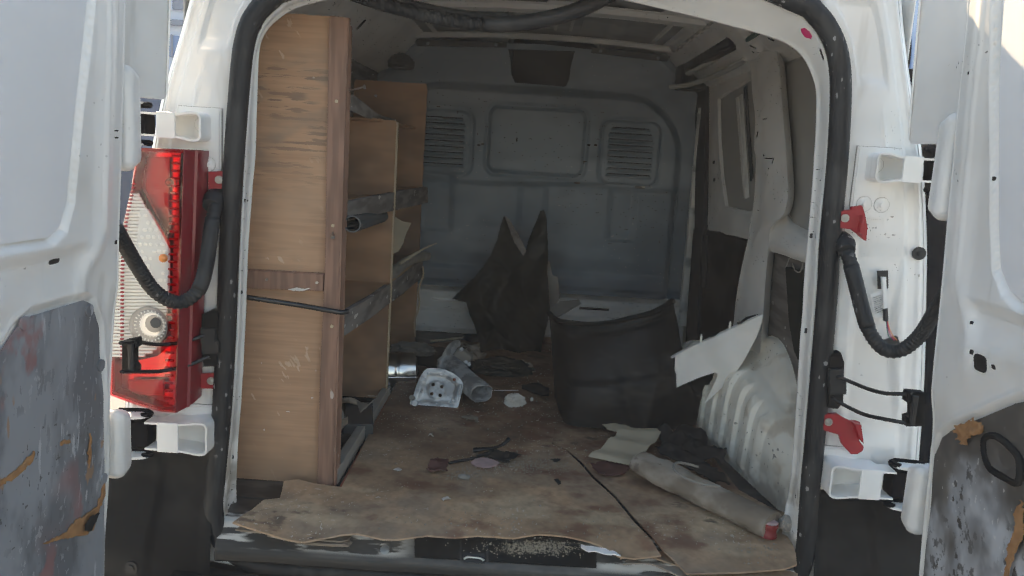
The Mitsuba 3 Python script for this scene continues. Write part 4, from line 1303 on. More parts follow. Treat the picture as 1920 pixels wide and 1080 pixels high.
    add('blank_strip', plate(xs([(1387, 178), (1390, 176), (1402, 370), (1399, 371)], .788), .006, chamfer=.001), 'm_paint_in', sd)
    add('blank_frame', plate(xs([(1394, 164), (1398, 160), (1410, 330), (1406, 340)], .786), .006, chamfer=.001), 'm_bulk_dark', sd)
    add('door_ledge', plate(xs([(1330, 416), (1352, 392), (1384, 398), (1408, 404), (1404, 446), (1360, 440), (1340, 428)], .768), .012, chamfer=.004), 'm_paint_in', sd)
    for a, b in ((1338, 304), (1339, 337)):
        add('hole', plate(xs([(a - 2, b - 3), (a + 2, b - 3), (a + 2, b + 3), (a - 2, b + 3)], .7772), .0008), 'm_black', sd)
    add('door_card', plate(xs([(1300, 428), (1345, 434), (1410, 452), (1400, 640), (1380, 740), (1300, 735), (1282, 690), (1290, 560)], .772), .012, chamfer=.004), 'm_plastic', sd, label='black lower trim of the sliding door')
    add('door_card_rib', [plate(xs([(1318, 440), (1326, 442), (1322, 540), (1314, 540)], .764), .01, chamfer=.003), crumple(at_x(1302, 530, .765), (.012, .05, .045), 3, .2, 3)], 'm_black', sd)
    add('door_gap_seal', plate(xs([(1299, 168), (1311, 158), (1323, 160), (1322, 250), (1320, 400), (1318, 430), (1310, 560), (1306, 690), (1288, 690), (1296, 560), (1302, 430), (1304, 250)], .760), .02, chamfer=.005), 'm_black', VAN)

    # C-pillar between sliding door and rear quarter
    Lp = spline(np.array([(1400, 96), (1407, 125), (1411, 180), (1416, 225), (1414, 275), (1417, 300), (1414, 370), (1405, 435), (1394, 485), (1383, 540), (1376, 600), (1370, 680), (1366, 720)], float), 8)
    Rp = spline(np.array([(1456, 96), (1461, 125), (1465, 180), (1470, 240), (1473, 275), (1475, 310), (1477, 360), (1470, 400), (1446, 425), (1440, 470), (1434, 540), (1430, 600), (1425, 660)], float), 8)
    Lp, Rp = resample(Lp, n=120), resample(Rp, n=120)
    rows = []
    for (a, b), (c, d) in zip(Lp, Rp):
        pl, pr = at_x(a, b, .735), at_x(c, d, .742)
        row = [pl + V(.075, .02, 0), pl + V(.05, .012, 0), pl + V(.012, .006, 0), pl]
        for t in (.04, .10, .18, .35, .5, .65, .82, .9, .96):
            q = pl * (1 - t) + pr * t
            row.append(q + V(.008 * math.exp(-((t - .18) / .05) ** 2) - .006 * math.sin(t * 3.14), 0, 0))
        row += [pr, pr + V(.010, .012, 0), pr + V(.05, .10, 0)]
        rows.append(row)
    P = np.array(rows)
    cp = add('centre_pillar', slab(P, .0015), 'm_paint_in', VAN, smooth=40, label='scuffed white inner pillar beside the sliding door')
    pm = grid(P)
    for px, py, w, h, t in ((1441, 316, .006, .006, 0), (1440, 328, .006, .006, 0), (1434, 223, .05, .004, 0), (1441, 297, .09, .004, 0), (1432, 291, .03, .006, 0), (1412, 196, .006, .02, 0), (1420, 252, .008, .02, 0), (1413, 290, .006, .02, 0), (1449, 302, .02, .006, 60)):
        slot(pm, px, py, w, h, 'pillar_scuff', cp, tilt=t)
    # rear quarter: blanked window, shelf, dark lower card
    add('quarter_blank', plate(xs([(1452, 130), (1500, 108), (1560, 80), (1560, 450), (1500, 440), (1480, 400)], .800), .005), 'm_blank', VAN)
    lg = np.array([[at_x(1440, 428, .745), at_x(1474, 404, .785), at_x(1492, 420, .80), at_x(1560, 452, .80)], [at_x(1437, 450, .745), at_x(1462, 444, .755), at_x(1486, 440, .76), at_x(1560, 470, .755)],
                   [at_x(1434, 462, .742), at_x(1462, 462, .748), at_x(1490, 474, .745), at_x(1560, 498, .742)], [at_x(1434, 470, .762), at_x(1462, 476, .762), at_x(1490, 486, .762), at_x(1560, 510, .762)]])
    lg2 = np.array([spline(r, 8) for r in lg])
    lg3 = np.array([spline(lg2[:, j], 6) for j in range(lg2.shape[1])])
    add('quarter_ledge', slab(lg3, .002), 'm_paint_in', VAN)
    add('quarter_card', plate(xs([(1428, 462), (1560, 492), (1560, 760), (1470, 760), (1418, 720)], .790), .012), 'm_lip', VAN)
    st = [plate(xs([(1472, 500), (1506, 508), (1502, 690), (1488, 660), (1478, 600)], .776), .012, chamfer=.003)]
    add('quarter_strap', st, 'm_liner', VAN)
    lp = spline(np.array([at_x(a, b, .765) for a, b in ((1474, 500), (1482, 482), (1496, 480), (1506, 490), (1500, 510), (1490, 506), (1486, 494))]), 8)
    add('loose_wire', tube(lp, .002, 6), 'm_dull_grey', VAN)

    # wheel arch
    yy = np.linspace(1.95, 3.25, 420)
    rows = []
    for b in yy:
        xin = np.interp(b, [1.95, 2.02, 2.12, 2.3, 2.57, 3.0, 3.25], [.745, .712, .692, .660, .612, .60, .60])
        a1 = max(1 - ((b - 2.60) / .655) ** 2, 0) ** .5
        a2 = max(1 - ((b - 2.47) / .36) ** 2, 0) ** .6
        h1 = .285 * a1
        h2 = max(h1 + .012, .37 * a2)
        sec = [(xin - .004, -.004), (xin, h1 * .25), (xin + .004, h1 * .55), (xin + .012, h1 * .78), (xin + .03, h1 * .93), (xin + .055, h1), (.5 * (xin + .055) + .5 * .755, h1 + .15 * (h2 - h1)), (.750, h1 + .45 * (h2 - h1)), (.765, h1 + .85 * (h2 - h1)), (.785, h2), (.82, h2 + .004)]
        sec = resample(spline(np.array(sec), 6), n=60)
        ph = (b - 2.17) / .082
        rib = .5 + .5 * math.tanh(7 * (math.sin(ph * 2 * np.pi) - .1))
        act = float(sstep(2.16, 2.2, b))
        P = np.stack([sec[:, 0], sec[:, 0] * 0 + b, sec[:, 1]], 1)
        t = np.linspace(0, 1, 60)
        amp = .013 * rib * act * sstep(.02, .08, t) * (1 - sstep(.52, .66, t))
        P[:, 0] -= amp * .8
        P[:, 2] += amp * sstep(.3, .5, t)
        rows.append(P)
    P = np.array(rows)
    P += (nz(P.reshape(-1, 3), 8, 5).reshape(P.shape[:2]) * .002)[..., None] * V(-1, 0, 1)
    add('wheel_arch', slab(P, .002), 'm_arch', VAN, smooth=50, label='dirty white ribbed wheel arch on the right of the load bay')
    # roof conduit hanging across the opening
    pts = [(560, -60, 1.98), (620, -28, 1.97), (690, 0, 1.96), (760, 20, 1.95), (830, 36, 1.95), (900, 45, 1.95), (970, 44, 1.95), (1040, 32, 1.95), (1100, 12, 1.95), (1160, -20, 1.96), (1200, -45, 1.97)]
    p = spline(np.array([at_y(*q) for q in pts]), 12)
    n1 = int(len(p) * .52)
    add('roof_conduit', tube(p[:n1 + 1], .0155, 16, ridge=.14, pitch=.007), 'm_rubber', VAN, smooth=True, label='black corrugated conduit hanging under the roof edge')
    add('roof_conduit_sleeve', tube(p[n1 - 1:], .0185, 16), 'm_rubber', VAN, smooth=True)
    p2 = p[:n1 + 8] + V(0, .02, .022)
    add('roof_conduit', tube(p2, .010, 12, ridge=.16, pitch=.006), 'm_rubber', VAN, smooth=True)


inside()


# ------------------------------------------------------------------ plywood shelving
SHELF = thing('plywood_shelving', 'worn plywood shelving rack with brown edge battens along the left wall', 'shelving rack')


def shelving():
    def panel(name, y, x0, x1, z0, z1, m, seed, skew=0.0, label=None, t=.012):
        pts = [(x0, z0), (x1 + skew * 0, z0), (x1 + skew, z1), (x0, z1)]
        q = resample(np.array([pts[0], pts[1], pts[2], pts[3], pts[0]], float), .02)[:-1]
        q = q + np.random.default_rng(seed).normal(0, .0007, q.shape)
        v, f = fill(Polygon(q), .03)
        w = np.stack([v[:, 0], y + .004 * np.sin(v[:, 1] * 3 + seed), v[:, 1]], 1)
        return add(name, solid(w, f, V(0, t, 0)), m, SHELF, label=label)
    fp = panel('side_panel', 2.0, -.775, -.500, -.004, 1.188, 'm_ply', 1, label='stained plywood side panel facing the rear doors')
    bt = add('edge_batten', plate(ys([(617, 29), (654, 33), (647, 240), (640, 400), (635, 580), (628, 800), (624, 913), (594, 915), (600, 700), (609, 500), (613, 250)], 1.978), .02, chamfer=.002), 'm_batten', SHELF, label='brown vertical batten with white paint runs')
    add('edge_return', plate(np.array([[-.469, 1.976, .0], [-.469, 2.03, .0], [-.466, 2.03, 1.17], [-.466, 1.976, 1.17]]), .004), 'm_batten', SHELF)
    for a, b in ((631, 190), (624, 423), (622, 612)):
        p = at_y(a, b, 1.977)
        add('screw_head', tube(V(p, p + V(0, -.0015, 0)), .0042, 14, step=.001), 'm_edge', bt)
    p = at_y(624, 436, 1.977)
    add('loose_screw', [tube(V(p, p + V(.004, -.016, -.008)), .0022, 8), tube(V(p + V(.004, -.015, -.0075), p + V(.005, -.019, -.010)), .005, 10)], 'm_bolt', bt)
    cb = add('cross_batten', plate(ys([(462, 506), (606, 514), (605, 546), (462, 541)], 1.980), .018, chamfer=.002), 'm_batten', SHELF, label='short brown batten screwed across the side panel')
    for a, b in ((500, 524), (594, 530)):
        p = at_y(a, b, 1.979)
        add('screw_head', tube(V(p, p + V(0, -.0015, 0)), .0036, 12, step=.001), 'm_bolt', cb)
    sp = [sheet(jag(ys([(540, 543), (556, 539), (570, 542), (586, 540), (566, 546), (550, 545)], 1.9795), .003, .0006, 2), .004, .0006)]
    add('paint_splash', sp, 'm_paper', cb)
    panel('divider', 2.745, -.79, -.478, .002, .975, 'm_ply_dark', 2, .006)
    panel('divider', 3.50, -.79, -.488, .002, 1.160, 'm_ply_dark', 3, .010)
    add('divider_edge', plate(np.array([[-.474, 2.738, .01], [-.474, 2.760, .01], [-.468, 2.760, .97], [-.468, 2.738, .97]]), .004), 'm_edge', SHELF)
    rows = []
    # shelves and their front lips
    for z0, y1 in ((.716, 3.50), (.415, 3.50)):
        add('shelf', rbox((-.632, (2.02 + y1) / 2, z0), (.31, y1 - 2.02, .012), .002), 'm_ply_dark', SHELF)
    for pts in ([(644, 381), (700, 368), (750, 359), (802, 350), (803, 380), (760, 390), (700, 403), (645, 416)], [(640, 590), (700, 555), (740, 527), (792, 487), (794, 518), (757, 549), (700, 592), (640, 634)]):
        q = xs(pts, -.472)
        add('shelf_lip', sheet(q, .03, .016, lambda u, v, w: nz(w, 4, 3) * .008), 'm_lip', SHELF)
    lip = add('floor_lip', rbox((-.480, 2.39, .020), (.026, .78, .044), .003), 'm_dull_grey', SHELF)
    q = [(637, 916), (655, 884), (690, 822), (712, 778), (736, 735)]
    add('lip_edging', tube(spline(zs(q, .006), 8) + V(.004, 0, 0), .0075, 8, flat=.9), 'm_rust', SHELF, label='rusty red edging along the floor plank')
    # torn top shelf strip
    q = np.array([at_y(650, 178, 2.03), at_y(668, 180, 2.2), at_y(690, 200, 2.5), at_y(708, 213, 2.72), at_y(745, 226, 2.95), at_y(765, 234, 3.3), at_y(748, 231, 3.0), at_y(704, 221, 2.70), at_y(692, 222, 2.5), at_y(672, 212, 2.2), at_y(650, 203, 2.03)])
    P = np.array([[q[i] * (1 - t) + q[10 - i] * t + V(-.004 * math.sin(i * 2), 0, 0) for t in np.linspace(0, 1, 6)] for i in range(5)])
    P = np.array([spline(P[:, j], 8) for j in range(6)])
    add('torn_strip', slab(P, .004), 'm_lip', SHELF, label='torn strip left of the top shelf')
    add('top_shelf', rbox((-.655, 3.1, .972), (.27, .80, .010), .002), 'm_ply_dark', SHELF)
    a, b = at_y(793, 500, 3.49), at_y(776, 632, 3.49)
    add('splinter_edge', tube(spline(np.array([a + (b - a) * t + V(.006 * math.sin(t * 14), 0, 0) for t in np.linspace(0, 1, 9)]), 4), .004, 6), 'm_edge', SHELF)


shelving()


# ------------------------------------------------------------------ things on the shelves
def shelf_things():
    single('black_rod', tube(np.array([at_y(455, 556, 1.93), at_y(560, 572, 1.955), at_y(640, 586, 1.955), at_y(652, 584, 1.97)]), .0065, 12), 'm_black_gloss', 'thin black rod across the plywood side panel', 'rod')
    a, b = at_y(662, 420, 2.03), at_y(716, 405, 2.72)
    d = b - a
    single('black_pipe', tube(np.array([a - d * .02, a + d * .3, b]), .0215, 24, hollow=.86), 'm_bulk_dark', 'open-ended black plastic pipe below the upper shelf lip', 'pipe')
    p, e = at_y(651, 171, 2.01), at_y(683, 163, 1.99)
    n = thing('long_nail', 'long shiny nail sticking out of the batten near the top', 'nail')
    add('shank', tube(V(p, e), .0022, 8), 'm_steel', n)
    add('head', tube(V(e, e + (e - p) * .03), .0055, 12, step=.001), 'm_steel', n)
    p = at_y(705, 180, 3.49)
    single('tack', tube(V(p, p + V(0, -.006, 0)), .006, 10, step=.002), 'm_bolt', 'small bright tack on the dark rear divider', 'tack')
    q = ys([(737, 408), (748, 413), (768, 420), (764, 432), (755, 450), (752, 470), (738, 476), (738, 500), (731, 505)], 3.05)
    single('torn_paper', sheet(jag(q, .02, .002, 3), .012, .0015, lambda u, v, w: .03 * np.sin(u * 18) + nz(w, 14, 2) * .02), 'm_card', 'pale torn paper standing behind the middle divider', 'paper')
    g = spline(np.array([at_y(724, 530, 2.82), at_y(745, 505, 2.95), at_y(765, 490, 3.15), at_y(790, 481, 3.35), at_y(800, 480, 3.45)]), 8)
    single('grey_hose', tube(g, .020, 14), 'm_dull_grey', 'grey hose lying along the lower shelf', 'hose')
    s = spline(np.array([at_y(750, 494, 2.95), at_y(775, 478, 3.0), at_y(800, 464, 3.0), at_y(819, 456, 3.0)]), 6)
    single('pale_stick', tube(s, [.008, .010, .004, .0025], 8, flat=.5), 'm_card', 'pale splintered stick poking out above the grey hose', 'stick')
    # under the lowest shelf
    c = crumple(at_y(655, 835, 2.22) + V(-.10, .05, -.05), (.11, .20, .07), 11, .35, 4)
    single('black_bag', c, 'm_cloth_black', 'crumpled black bag on the floor under the shelving', 'bag')
    q = np.array([at_z(700, 790, .03), at_z(712, 765, .06), at_z(680, 775, .10), at_z(662, 800, .06)])
    single('grey_box', [rbox(at_z(690, 785, .03) + V(-.03, 0, -.012), (.09, .22, .06), .004, rot([0, 0, 1], 12))], 'm_bulk_dark', 'grey dusty box deep under the shelving', 'box')
    q = jag(np.array([at_y(628, 770, 2.35), at_y(640, 742, 2.4), at_y(643, 775, 2.4), at_y(636, 812, 2.35), at_y(628, 818, 2.3)]), .01, .002, 5)
    single('pale_rag', sheet(q, .01, .003, lambda u, v, w: nz(w, 20, 2) * .03), 'm_dull_grey', 'pale rag hanging just behind the batten under the lower lip', 'rag')
    q = ys([(640, 787), (652, 781), (652, 795), (640, 806)], 2.3)
    single('card_scrap', sheet(q, .01, .003), 'm_canvas', 'small pale card scrap beside the black bag', 'scrap')
    g = spline(np.array([at_z(636, 752, .05), at_z(655, 750, .06), at_z(672, 757, .05), at_z(682, 766, .04)]), 6)
    single('white_tube', tube(g, .009, 10), 'm_canvas', 'thin white tube under the shelving, behind the grey box', 'tube')
    single('wire_offcut', tube(np.array([at_y(690, 742, 2.70), at_y(722, 744, 2.70)]), .003, 6), 'm_edge', 'pale offcut lying at the foot of the middle divider', 'offcut')
    q = np.array([at_z(668, 752, .09), at_z(690, 748, .11), at_z(704, 752, .09), at_z(676, 776, .08)])
    single('folded_card', sheet(q, .02, .004), 'm_dull_grey', 'folded grey card leaning over the box under the shelving', 'card')


shelf_things()


# ------------------------------------------------------------------ floor sheets
def hmat(pts, z0, amp, seed):
    pass


def floor_sheets():
    def boards(name, px, z, m, label, cat, t=.004, h=.02, bend=None, group=None, jit=.0):
        q = zs(px, z)[:, :2]
        if jit:
            q = jag(np.c_[q, q[:, 0] * 0], .02, jit, 3)[:, :2]
        v, f = fill(Polygon(q), h)
        b = bend(v[:, 0], v[:, 1]) if bend else 0 * v[:, 0]
        w = np.c_[v, z + b]
        return single(name, solid(w, f, V(0, 0, -t)), m, label, cat, group)
    lowf = lambda x, y: .008 * meshkit.fbm(np.c_[x * 3, y * 3, x * 0], 3, 4)
    crack = [(1240, 1036), (1216, 1008), (1186, 978), (1150, 934), (1112, 900), (1086, 870), (1062, 848), (1035, 834)]
    front = [(436, 984), (470, 992), (540, 1003), (572, 1005), (600, 1000), (640, 997), (668, 999), (690, 1007), (716, 1016), (745, 1017), (772, 1011), (800, 1004), (850, 1003), (895, 1001), (925, 1004), (965, 1010), (1010, 1007),
             (1060, 1010), (1105, 1016), (1135, 1022), (1160, 1034), (1190, 1037), (1215, 1036)]
    main = front + crack + [(1045, 780), (1060, 720), (1180, 690), (1270, 672), (1200, 640), (1000, 632), (860, 640), (775, 650), (735, 737), (640, 915), (560, 905), (532, 908), (525, 935), (495, 938), (470, 958)]

    def bend_main(x, y):
        b = lowf(x, y) + .010 * sstep(1.80, 1.72, y) * np.sin(x * 17) - .006 * sstep(1.78, 1.72, y)
        return b + .012 * np.exp(-(((x + .60) / .05) ** 2 + ((y - 1.98) / .03) ** 2))
    boards('floor_sheet', main, .010, 'm_mat', 'large stained brown hardboard sheet covering the load floor, wavy at the front', 'floor sheet', .004, .022, bend_main)
    right = [(1287, 1076), (1262, 1050), (1244, 1034), (1220, 1004), (1190, 972), (1154, 930), (1116, 896), (1090, 866), (1066, 846), (1038, 834), (1030, 800), (1040, 740), (1065, 700), (1200, 690), (1275, 690), (1310, 812), (1345, 870), (1385, 920), (1440, 950), (1472, 962), (1478, 1000), (1492, 1040), (1494, 1060), (1470, 1068), (1380, 1074)]
    boards('floor_sheet', right, .004, 'm_mat', 'narrower brown hardboard sheet on the right, beside the wheel arch', 'floor sheet', .004, .022, lambda x, y: .004 * meshkit.fbm(np.c_[x * 4, y * 4, x * 0], 3, 7))
    # layers that have come apart at the front
    for i, (px, z, lab) in enumerate((([(440, 989), (520, 1004), (560, 1009), (640, 1013), (655, 1008), (660, 1000), (600, 975), (480, 970)], .000, 'upper loose ply layer at the front left corner'),
                                      ([(450, 994), (540, 1010), (600, 1016), (650, 1019), (657, 1010), (600, 985), (480, 975)], -.006, 'middle loose ply layer at the front left corner'),
                                      ([(500, 1004), (560, 1014), (610, 1020), (655, 1025), (662, 1014), (600, 995), (520, 985)], -.013, 'lowest loose ply layer at the front left corner'),
                                      ([(1160, 1048), (1215, 1040), (1285, 1062), (1300, 1082), (1400, 1090), (1494, 1086), (1495, 1070), (1400, 1060), (1250, 1030), (1165, 1036)], -.006, 'split ply layers under the right floor sheet'),
                                      ([(1165, 1056), (1220, 1052), (1290, 1086), (1400, 1098), (1494, 1094), (1495, 1078), (1300, 1066), (1180, 1046)], -.014, 'lowest split ply layer under the right floor sheet'))):
        boards('ply_layer', px, z - (.010 if i < 3 else .004), 'm_canvas' if i != 3 else 'm_mat', lab, 'ply layer', .0035, .02, lambda x, y: .004 * np.sin(x * 21 + i), jit=.0012)
    q = zs([(1088, 1020), (1120, 1024), (1160, 1034), (1168, 1044), (1130, 1036), (1095, 1030)], .003)
    single('white_peel', sheet(jag(q, .012, .002, 6), .01, .002, lambda u, v, w: nz(w, 20, 1) * .02), 'm_white_plastic', 'peeled white strip at the sill under the floor sheet', 'strip')


floor_sheets()


# ------------------------------------------------------------------ the big black piece, white trim, torn liner
def bumper_cover():
    top = [(1030, 588, 2.86), (1042, 600, 2.78), (1068, 606, 2.70), (1105, 609, 2.65), (1145, 606, 2.625), (1185, 597, 2.615), (1220, 588, 2.62), (1248, 574, 2.65), (1262, 566, 2.69),
           (1268, 600, 2.69), (1276, 650, 2.66), (1296, 680, 2.61), (1330, 684, 2.545), (1352, 690, 2.51)]
    bot = [(1040, 742), (1050, 772), (1064, 792), (1100, 798), (1140, 801), (1180, 803), (1222, 805), (1256, 803), (1280, 799), (1296, 796), (1310, 790), (1322, 778), (1336, 760), (1350, 738)]
    T_ = spline(np.array([at_y(*q) for q in top]), 8)
    zb = [.022] * 9 + [.022, .03, .05, .08, .12]
    B_ = spline(np.array([at_z(q[0], q[1], z) for q, z in zip(bot, zb)]), 8)
    P = np.array([T_ * (1 - t) + B_ * t + V(0, -.035 * math.sin(t * np.pi), 0) * np.clip(1.4 - np.arange(len(T_)) / len(T_), 0, 1)[:, None] for t in np.linspace(0, 1, 50)])
    t_ = np.linspace(0, 1, 50)[:, None]
    c_ = np.linspace(0, 1, P.shape[1])[None]
    P[..., 1] += -.014 * sstep(.55, .62, t_ + .06 * np.sin(c_ * 3)) + .010 * np.exp(-((t_ - .08) / .02) ** 2)
    P[..., 1] += .012 * np.exp(-((c_ - .30 - .10 * t_) / .025) ** 2) * t_ - .010 * np.exp(-((c_ - .55 + .12 * t_) / .03) ** 2) * sstep(.2, .6, t_)
    P += (nz(P.reshape(-1, 3), 5, 3).reshape(P.shape[:2]) * .030)[..., None] * V(0, 1, 0)
    k = thing('black_bumper_cover', 'big curved black plastic bumper cover slumped on the load floor', 'bumper cover')
    add('skin', slab(P, .004), 'm_cover', k)
    rim = (T_ + V(0, .003, .002))[:66]
    add('rim', tube(rim, .0085, 10), 'm_plastic', k, smooth=True)
    add('inner_ledge', slab(np.array([[r + V(0, .012 + .10 * t * (1 - abs(i / len(rim) - .45) * 1.6), -.012 - .02 * t) for t in (0, .5, 1)] for i, r in enumerate(rim)]), .003), 'm_bulk_dark', k, label='dusty grey inner ledge behind the rim')
    s = thing('white_trim_strip', 'white painted plastic trim strip leaning between the black bumper cover and the wheel arch', 'trim strip')
    outline = [(1259, 672), (1290, 655), (1330, 637), (1372, 617), (1405, 602), (1428, 592), (1433, 587), (1424, 610), (1412, 640), (1396, 676), (1374, 708), (1345, 733), (1322, 752), (1336, 724), (1350, 700), (1344, 696), (1310, 710), (1258, 731)]
    ydep = lambda px: np.interp(px, [1255, 1330, 1430], [2.575, 2.50, 2.36])
    sm = lambda q: spline(np.array(q, float), 8)
    o2 = np.vstack([sm([(1259, 672), (1290, 655), (1330, 637), (1372, 617), (1405, 602), (1432, 588)]), sm([(1434, 589), (1424, 620), (1408, 652), (1388, 686), (1364, 716), (1340, 740), (1322, 756)]),
                    sm([(1324, 752), (1336, 730), (1345, 712), (1350, 700)]), sm([(1345, 696), (1320, 704), (1292, 716), (1258, 732)])])
    o = np.array([at_y(a, b, ydep(a)) for a, b in o2])
    add('face', sheet(o, .008, .004, lambda u, v, w: -.012 * np.cos(v * 26) + .03 * sstep(.0, .12, u * np.sign(o[30][0] - o[0][0]) * 0)), 'm_white_plastic', s)
    edge = np.array([at_y(a, b, ydep(a)) for a, b in outline[:6]])
    P = np.array([[e + V(0, .03 * t, .002 - .004 * t) for t in (0, .5, 1)] for e in spline(edge, 6)])
    add('top_flange', slab(P, .003), 'm_white_plastic', s)
    for a, b in ((1314, 641), (1368, 617)):
        p = at_y(a, b, ydep(a) + .006)
        add('clip', [rbox(p + V(0, 0, .008), (.007, .006, .026), .002), rbox(p + V(0, 0, .020), (.004, .005, .012), .0015)], 'm_white_plastic', s)
    for a, b in ((1340, 630), (1392, 605)):
        p = at_y(a, b, ydep(a) + .012)
        add('clip_slot', rbox(p + V(0, 0, .003), (.034, .006, .006), .002, rot([0, 1, 0], -24)), 'm_black', s)
    q = np.array([at_y(a, b, 2.43) for a, b in ((1388, 606), (1400, 596), (1424, 590), (1420, 597), (1396, 608))])
    add('foam_pad', sheet(q, .008, .012), 'm_black', s)


bumper_cover()


def liner():
    out = [(945, 404), (952, 418), (962, 436), (974, 456), (985, 474), (990, 452), (998, 432), (1007, 412), (1013, 396), (1020, 394), (1025, 410), (1027, 450), (1028, 480), (1026, 510), (1029, 545), (1031, 580), (1026, 610), (1018, 640), (1012, 672), (1004, 694),
           (985, 684), (962, 690), (940, 682), (908, 694), (903, 660), (896, 632), (889, 610), (880, 590), (874, 568), (862, 566), (848, 560), (862, 546), (872, 537), (890, 520), (906, 500), (920, 478), (932, 450), (938, 425)]
    base = ys(out, 3.45)
    c, e1, e2, n = V(base[:, 0].mean(), 3.45, 0), V(1, 0, 0), V(0, 0, 1), V(0, 1, 0)
    p, f = fill(Polygon(base[:, [0, 2]]), .012)
    x, z = p[:, 0], p[:, 1]
    xc = at_y(985, 480, 3.45)[0]
    fold = .20 * np.abs(x - xc) ** .9 + .05 * np.abs(np.sin(x * 15 + z * 7 + 1.3 * np.sin(z * 6))) + .02 * np.sin(x * 40 - z * 22) + .06 * sstep(.35, .0, z) * np.cos((x - xc) * 16)
    w = np.stack([x, 3.45 + fold * .9, z], 1)
    # keep each point on its own line of sight scale: the outline was measured at 3.45 m
    w[:, 0] = x * w[:, 1] / 3.45
    w[:, 2] = EYE[2] + (z - EYE[2]) * w[:, 1] / 3.45
    w[:, 1] += nz(w, 9, 8) * .06 + np.abs(nz(w, 16, 3)) * .05
    k = thing('torn_liner', 'torn black plastic liner standing in two points against the bulkhead', 'liner')
    add('sheet', solid(w, f, V(0, .004, 0)), 'm_liner', k, smooth=50)
    q = np.array([at_y(945, 404, 3.44), at_y(955, 412, 3.44), at_y(972, 440, 3.43), at_y(986, 470, 3.41), at_y(981, 480, 3.41), at_y(965, 455, 3.43)])
    add('folded_edge', sheet(q, .008, .006), 'm_lip', k)
    add('foot', crumple(at_z(940, 692, .03), (.13, .07, .05), 21, .4, 4), 'm_liner', k)
    single('plastic_scrap', sheet(ys([(1018, 488), (1030, 490), (1036, 515), (1046, 520), (1050, 560), (1030, 590), (1018, 580)], 3.6), .02, .006, lambda u, v, w: nz(w, 9, 4) * .03), 'm_dull_grey', 'dull grey plastic scrap just right of the torn black liner', 'scrap')
    q = np.array([at_y(1030, 592, 3.0), at_y(1034, 575, 3.1), at_y(1050, 565, 3.2), at_y(1085, 563, 3.25), at_y(1090, 569, 3.2), at_y(1070, 578, 3.1), at_y(1050, 588, 3.0), at_y(1036, 600, 2.95)])
    single('plastic_offcut', sheet(q, .012, .005), 'm_dull_grey', 'grey rounded plastic blade poking over the rim of the black bumper cover', 'plastic blade')


liner()


